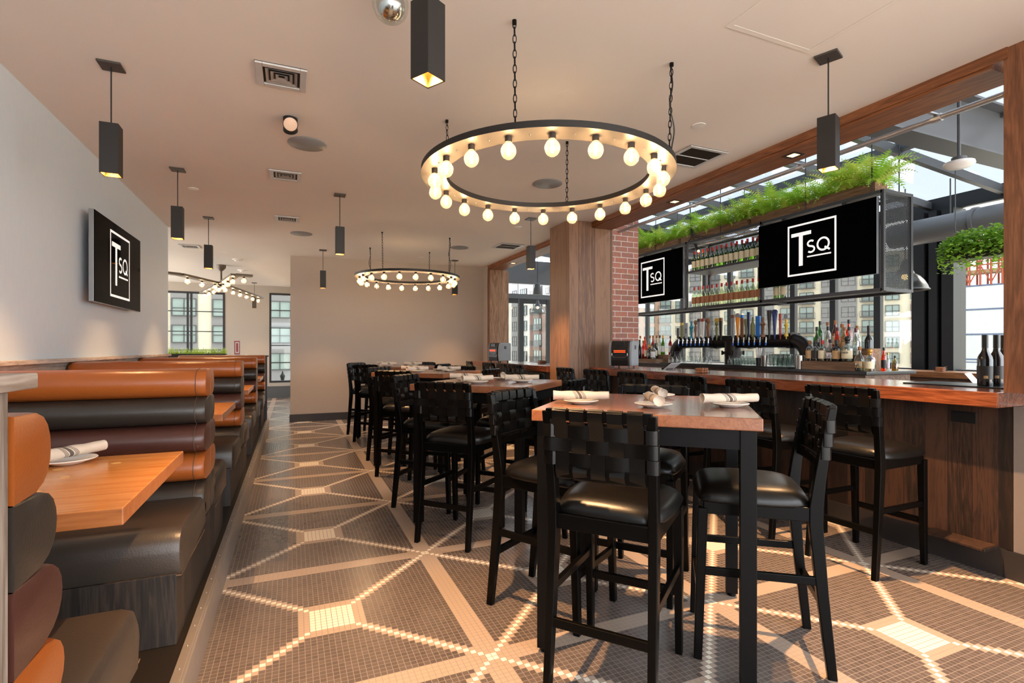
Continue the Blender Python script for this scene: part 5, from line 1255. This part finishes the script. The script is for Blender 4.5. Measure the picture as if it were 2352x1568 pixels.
facade('townhouse_building', (-26, 70, 0), (8, 70, 0), -9, 24, (['cream_wall', 'grey_wall'], [(a-1.35, 2.7, 1, -2.6, 24) for a in (14.5, 18.6, 24.6, 29.0, 9)]),
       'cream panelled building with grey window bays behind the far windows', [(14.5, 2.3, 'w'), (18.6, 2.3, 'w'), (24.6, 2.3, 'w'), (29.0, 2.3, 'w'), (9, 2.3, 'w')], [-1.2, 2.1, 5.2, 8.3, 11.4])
r = empty('street_lantern', (-1.0, 64, -2.6), label='small dark street lantern seen through the right far window', cat='lantern')
MB().cyl((0, 0, -3), (0, 0, .2), .07, 8).build('post', 'black_metal', r); MB().lathe([(.1, .1), (.26, .8), (.3, .82), (.1, 1.1), (.04, 1.4)], n=8).build('lantern_head', 'black_metal', r)
# tarp wrapped construction to the right
r = empty('construction_site', (0, 0, 0), label='white wrapped construction block with orange scaffolding at the right', cat='construction')
a = Vector(P(2195, 50)); c = Vector(P(2335, 46.5)); d = (c-a)
b = MB(); 
def quad(b_, z0, z1, off, mi=0):
    n_ = Vector((d.y, -d.x, 0)).normalized()*off
    if n_.x > 0: n_ = -n_
    A = a + n_ - d*.35; C = c + n_ + d*.5
    b_.add([(A.x, A.y, z0), (C.x, C.y, z0), (C.x, C.y, z1), (A.x, A.y, z1)], [(0, 1, 2, 3)], mi)
b.prism([(a.x-d.x*.35, a.y-d.y*.35), (c.x+d.x*.5, c.y+d.y*.5), (c.x+d.x*.5+8, c.y+d.y*.5-2), (a.x-d.x*.35+8, a.y-d.y*.35)], 15.3, Matrix.Translation((0, 0, -8)))
b.build('wrap_sheet', 'tarp', r)
for z, h in ((7.2, .16), (4.95, .16), (2.6, .16), (.25, .14), (.0, .1)):
    b = MB(); quad(b, z, z+h, .02); b.build('sheet_band', 'tarp_line', r)
b = MB()
for k in range(9):
    q = a - d*.3 + d*(k*.18); b.cyl((q.x, q.y, 7.3), (q.x, q.y, 14.5), .09, 6); q2 = q + Vector((1.8, -.6, 0)); b.cyl((q2.x, q2.y, 7.3), (q2.x, q2.y, 14.5), .09, 6)
    if k < 8:
        p2 = a - d*.3 + d*((k+1)*.18)
        for z in (9.2, 11.2, 13.2): b.cyl((q.x, q.y, z), (p2.x, p2.y, z), .07, 6)
        b.cyl((q.x, q.y, 7.5 if k % 2 else 9.2), (p2.x, p2.y, 9.2 if k % 2 else 7.5), .06, 6); b.cyl((q.x, q.y, 11.2 if k % 2 else 9.2), (p2.x, p2.y, 9.2 if k % 2 else 11.2), .06, 6)
b.build('scaffold_frame', 'scaffold', r)
b = MB(); b.bar(tuple(a-d*.3+Vector((.8, -.3, 8.6))), tuple(c+d*.4+Vector((.8, -.3, 8.6))), 1.4, .35); b.build('scaffold_boards', 'plank_pale', r)
struct(box('floor_street', 'concrete', -60, 160, 20, 160, -9.3, -9))
# red and white sign above the booths
r = empty('table_sign', (-.83, 9.56, 1.235), label='narrow white card with red border standing beside the green planter', cat='sign')
MB().box(-.042, .042, -.004, .004, 0, .25).build('card', 'label_white', r)
b = MB()
for x0, x1, z0, z1 in ((-.04, -.03, .02, .24), (.03, .04, .02, .24), (-.03, .03, .225, .24), (-.03, .03, .02, .035), (-.012, .012, .06, .2)): b.box(x0, x1, -.0055, -.0042, z0, z1)
b.build('red_print', 'cap_red', r)

# ------------------------------------------------------------------ light
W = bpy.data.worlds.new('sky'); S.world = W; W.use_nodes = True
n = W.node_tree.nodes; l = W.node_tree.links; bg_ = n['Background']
tc = N(n, 'ShaderNodeTexCoord'); no = N(n, 'ShaderNodeTexNoise'); no.inputs['Scale'].default_value = 2.2; no.inputs['Detail'].default_value = 5
l.new(tc.outputs['Generated'], no.inputs['Vector'])
rp = N(n, 'ShaderNodeValToRGB'); rp.color_ramp.elements[0].position = .35; rp.color_ramp.elements[0].color = (.72, .79, .89, 1); rp.color_ramp.elements[1].position = .62; rp.color_ramp.elements[1].color = (.92, .96, 1, 1)
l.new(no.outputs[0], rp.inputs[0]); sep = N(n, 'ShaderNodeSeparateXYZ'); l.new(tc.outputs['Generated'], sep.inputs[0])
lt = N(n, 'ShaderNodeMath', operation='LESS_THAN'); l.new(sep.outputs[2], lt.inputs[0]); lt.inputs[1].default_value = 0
gx = N(n, 'ShaderNodeMix', data_type='RGBA'); l.new(lt.outputs[0], gx.inputs[0]); l.new(rp.outputs[0], gx.inputs[6]); gx.inputs[7].default_value = (.80, .73, .66, 1)  # bright warm glow added below the horizon to light the ceiling
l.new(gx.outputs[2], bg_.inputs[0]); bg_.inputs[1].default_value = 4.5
sd = bpy.data.lights.new('sun', 'SUN'); sd.energy = 5; sd.angle = radians(14); sd.color = (1, .96, .92)
so = bpy.data.objects.new('sun', sd); COL.objects.link(so); so.rotation_euler = Vector((-1, .28, -.75)).to_track_quat('-Z', 'Y').to_euler()

S.view_settings.view_transform = 'Standard'; S.view_settings.look = 'None'; S.view_settings.gamma = 1; S.view_settings.exposure = .95
S.cycles.use_adaptive_sampling = True; S.cycles.adaptive_threshold = .02; S.cycles.max_bounces = 7; S.cycles.diffuse_bounces = 4; S.cycles.glossy_bounces = 3; S.cycles.transparent_max_bounces = 12; S.cycles.transmission_bounces = 4
S.cycles.sample_clamp_indirect = 4; S.cycles.use_denoising = True; S.cycles.caustics_reflective = False; S.cycles.caustics_refractive = False
try: S.cycles.use_light_tree = True
except Exception: pass
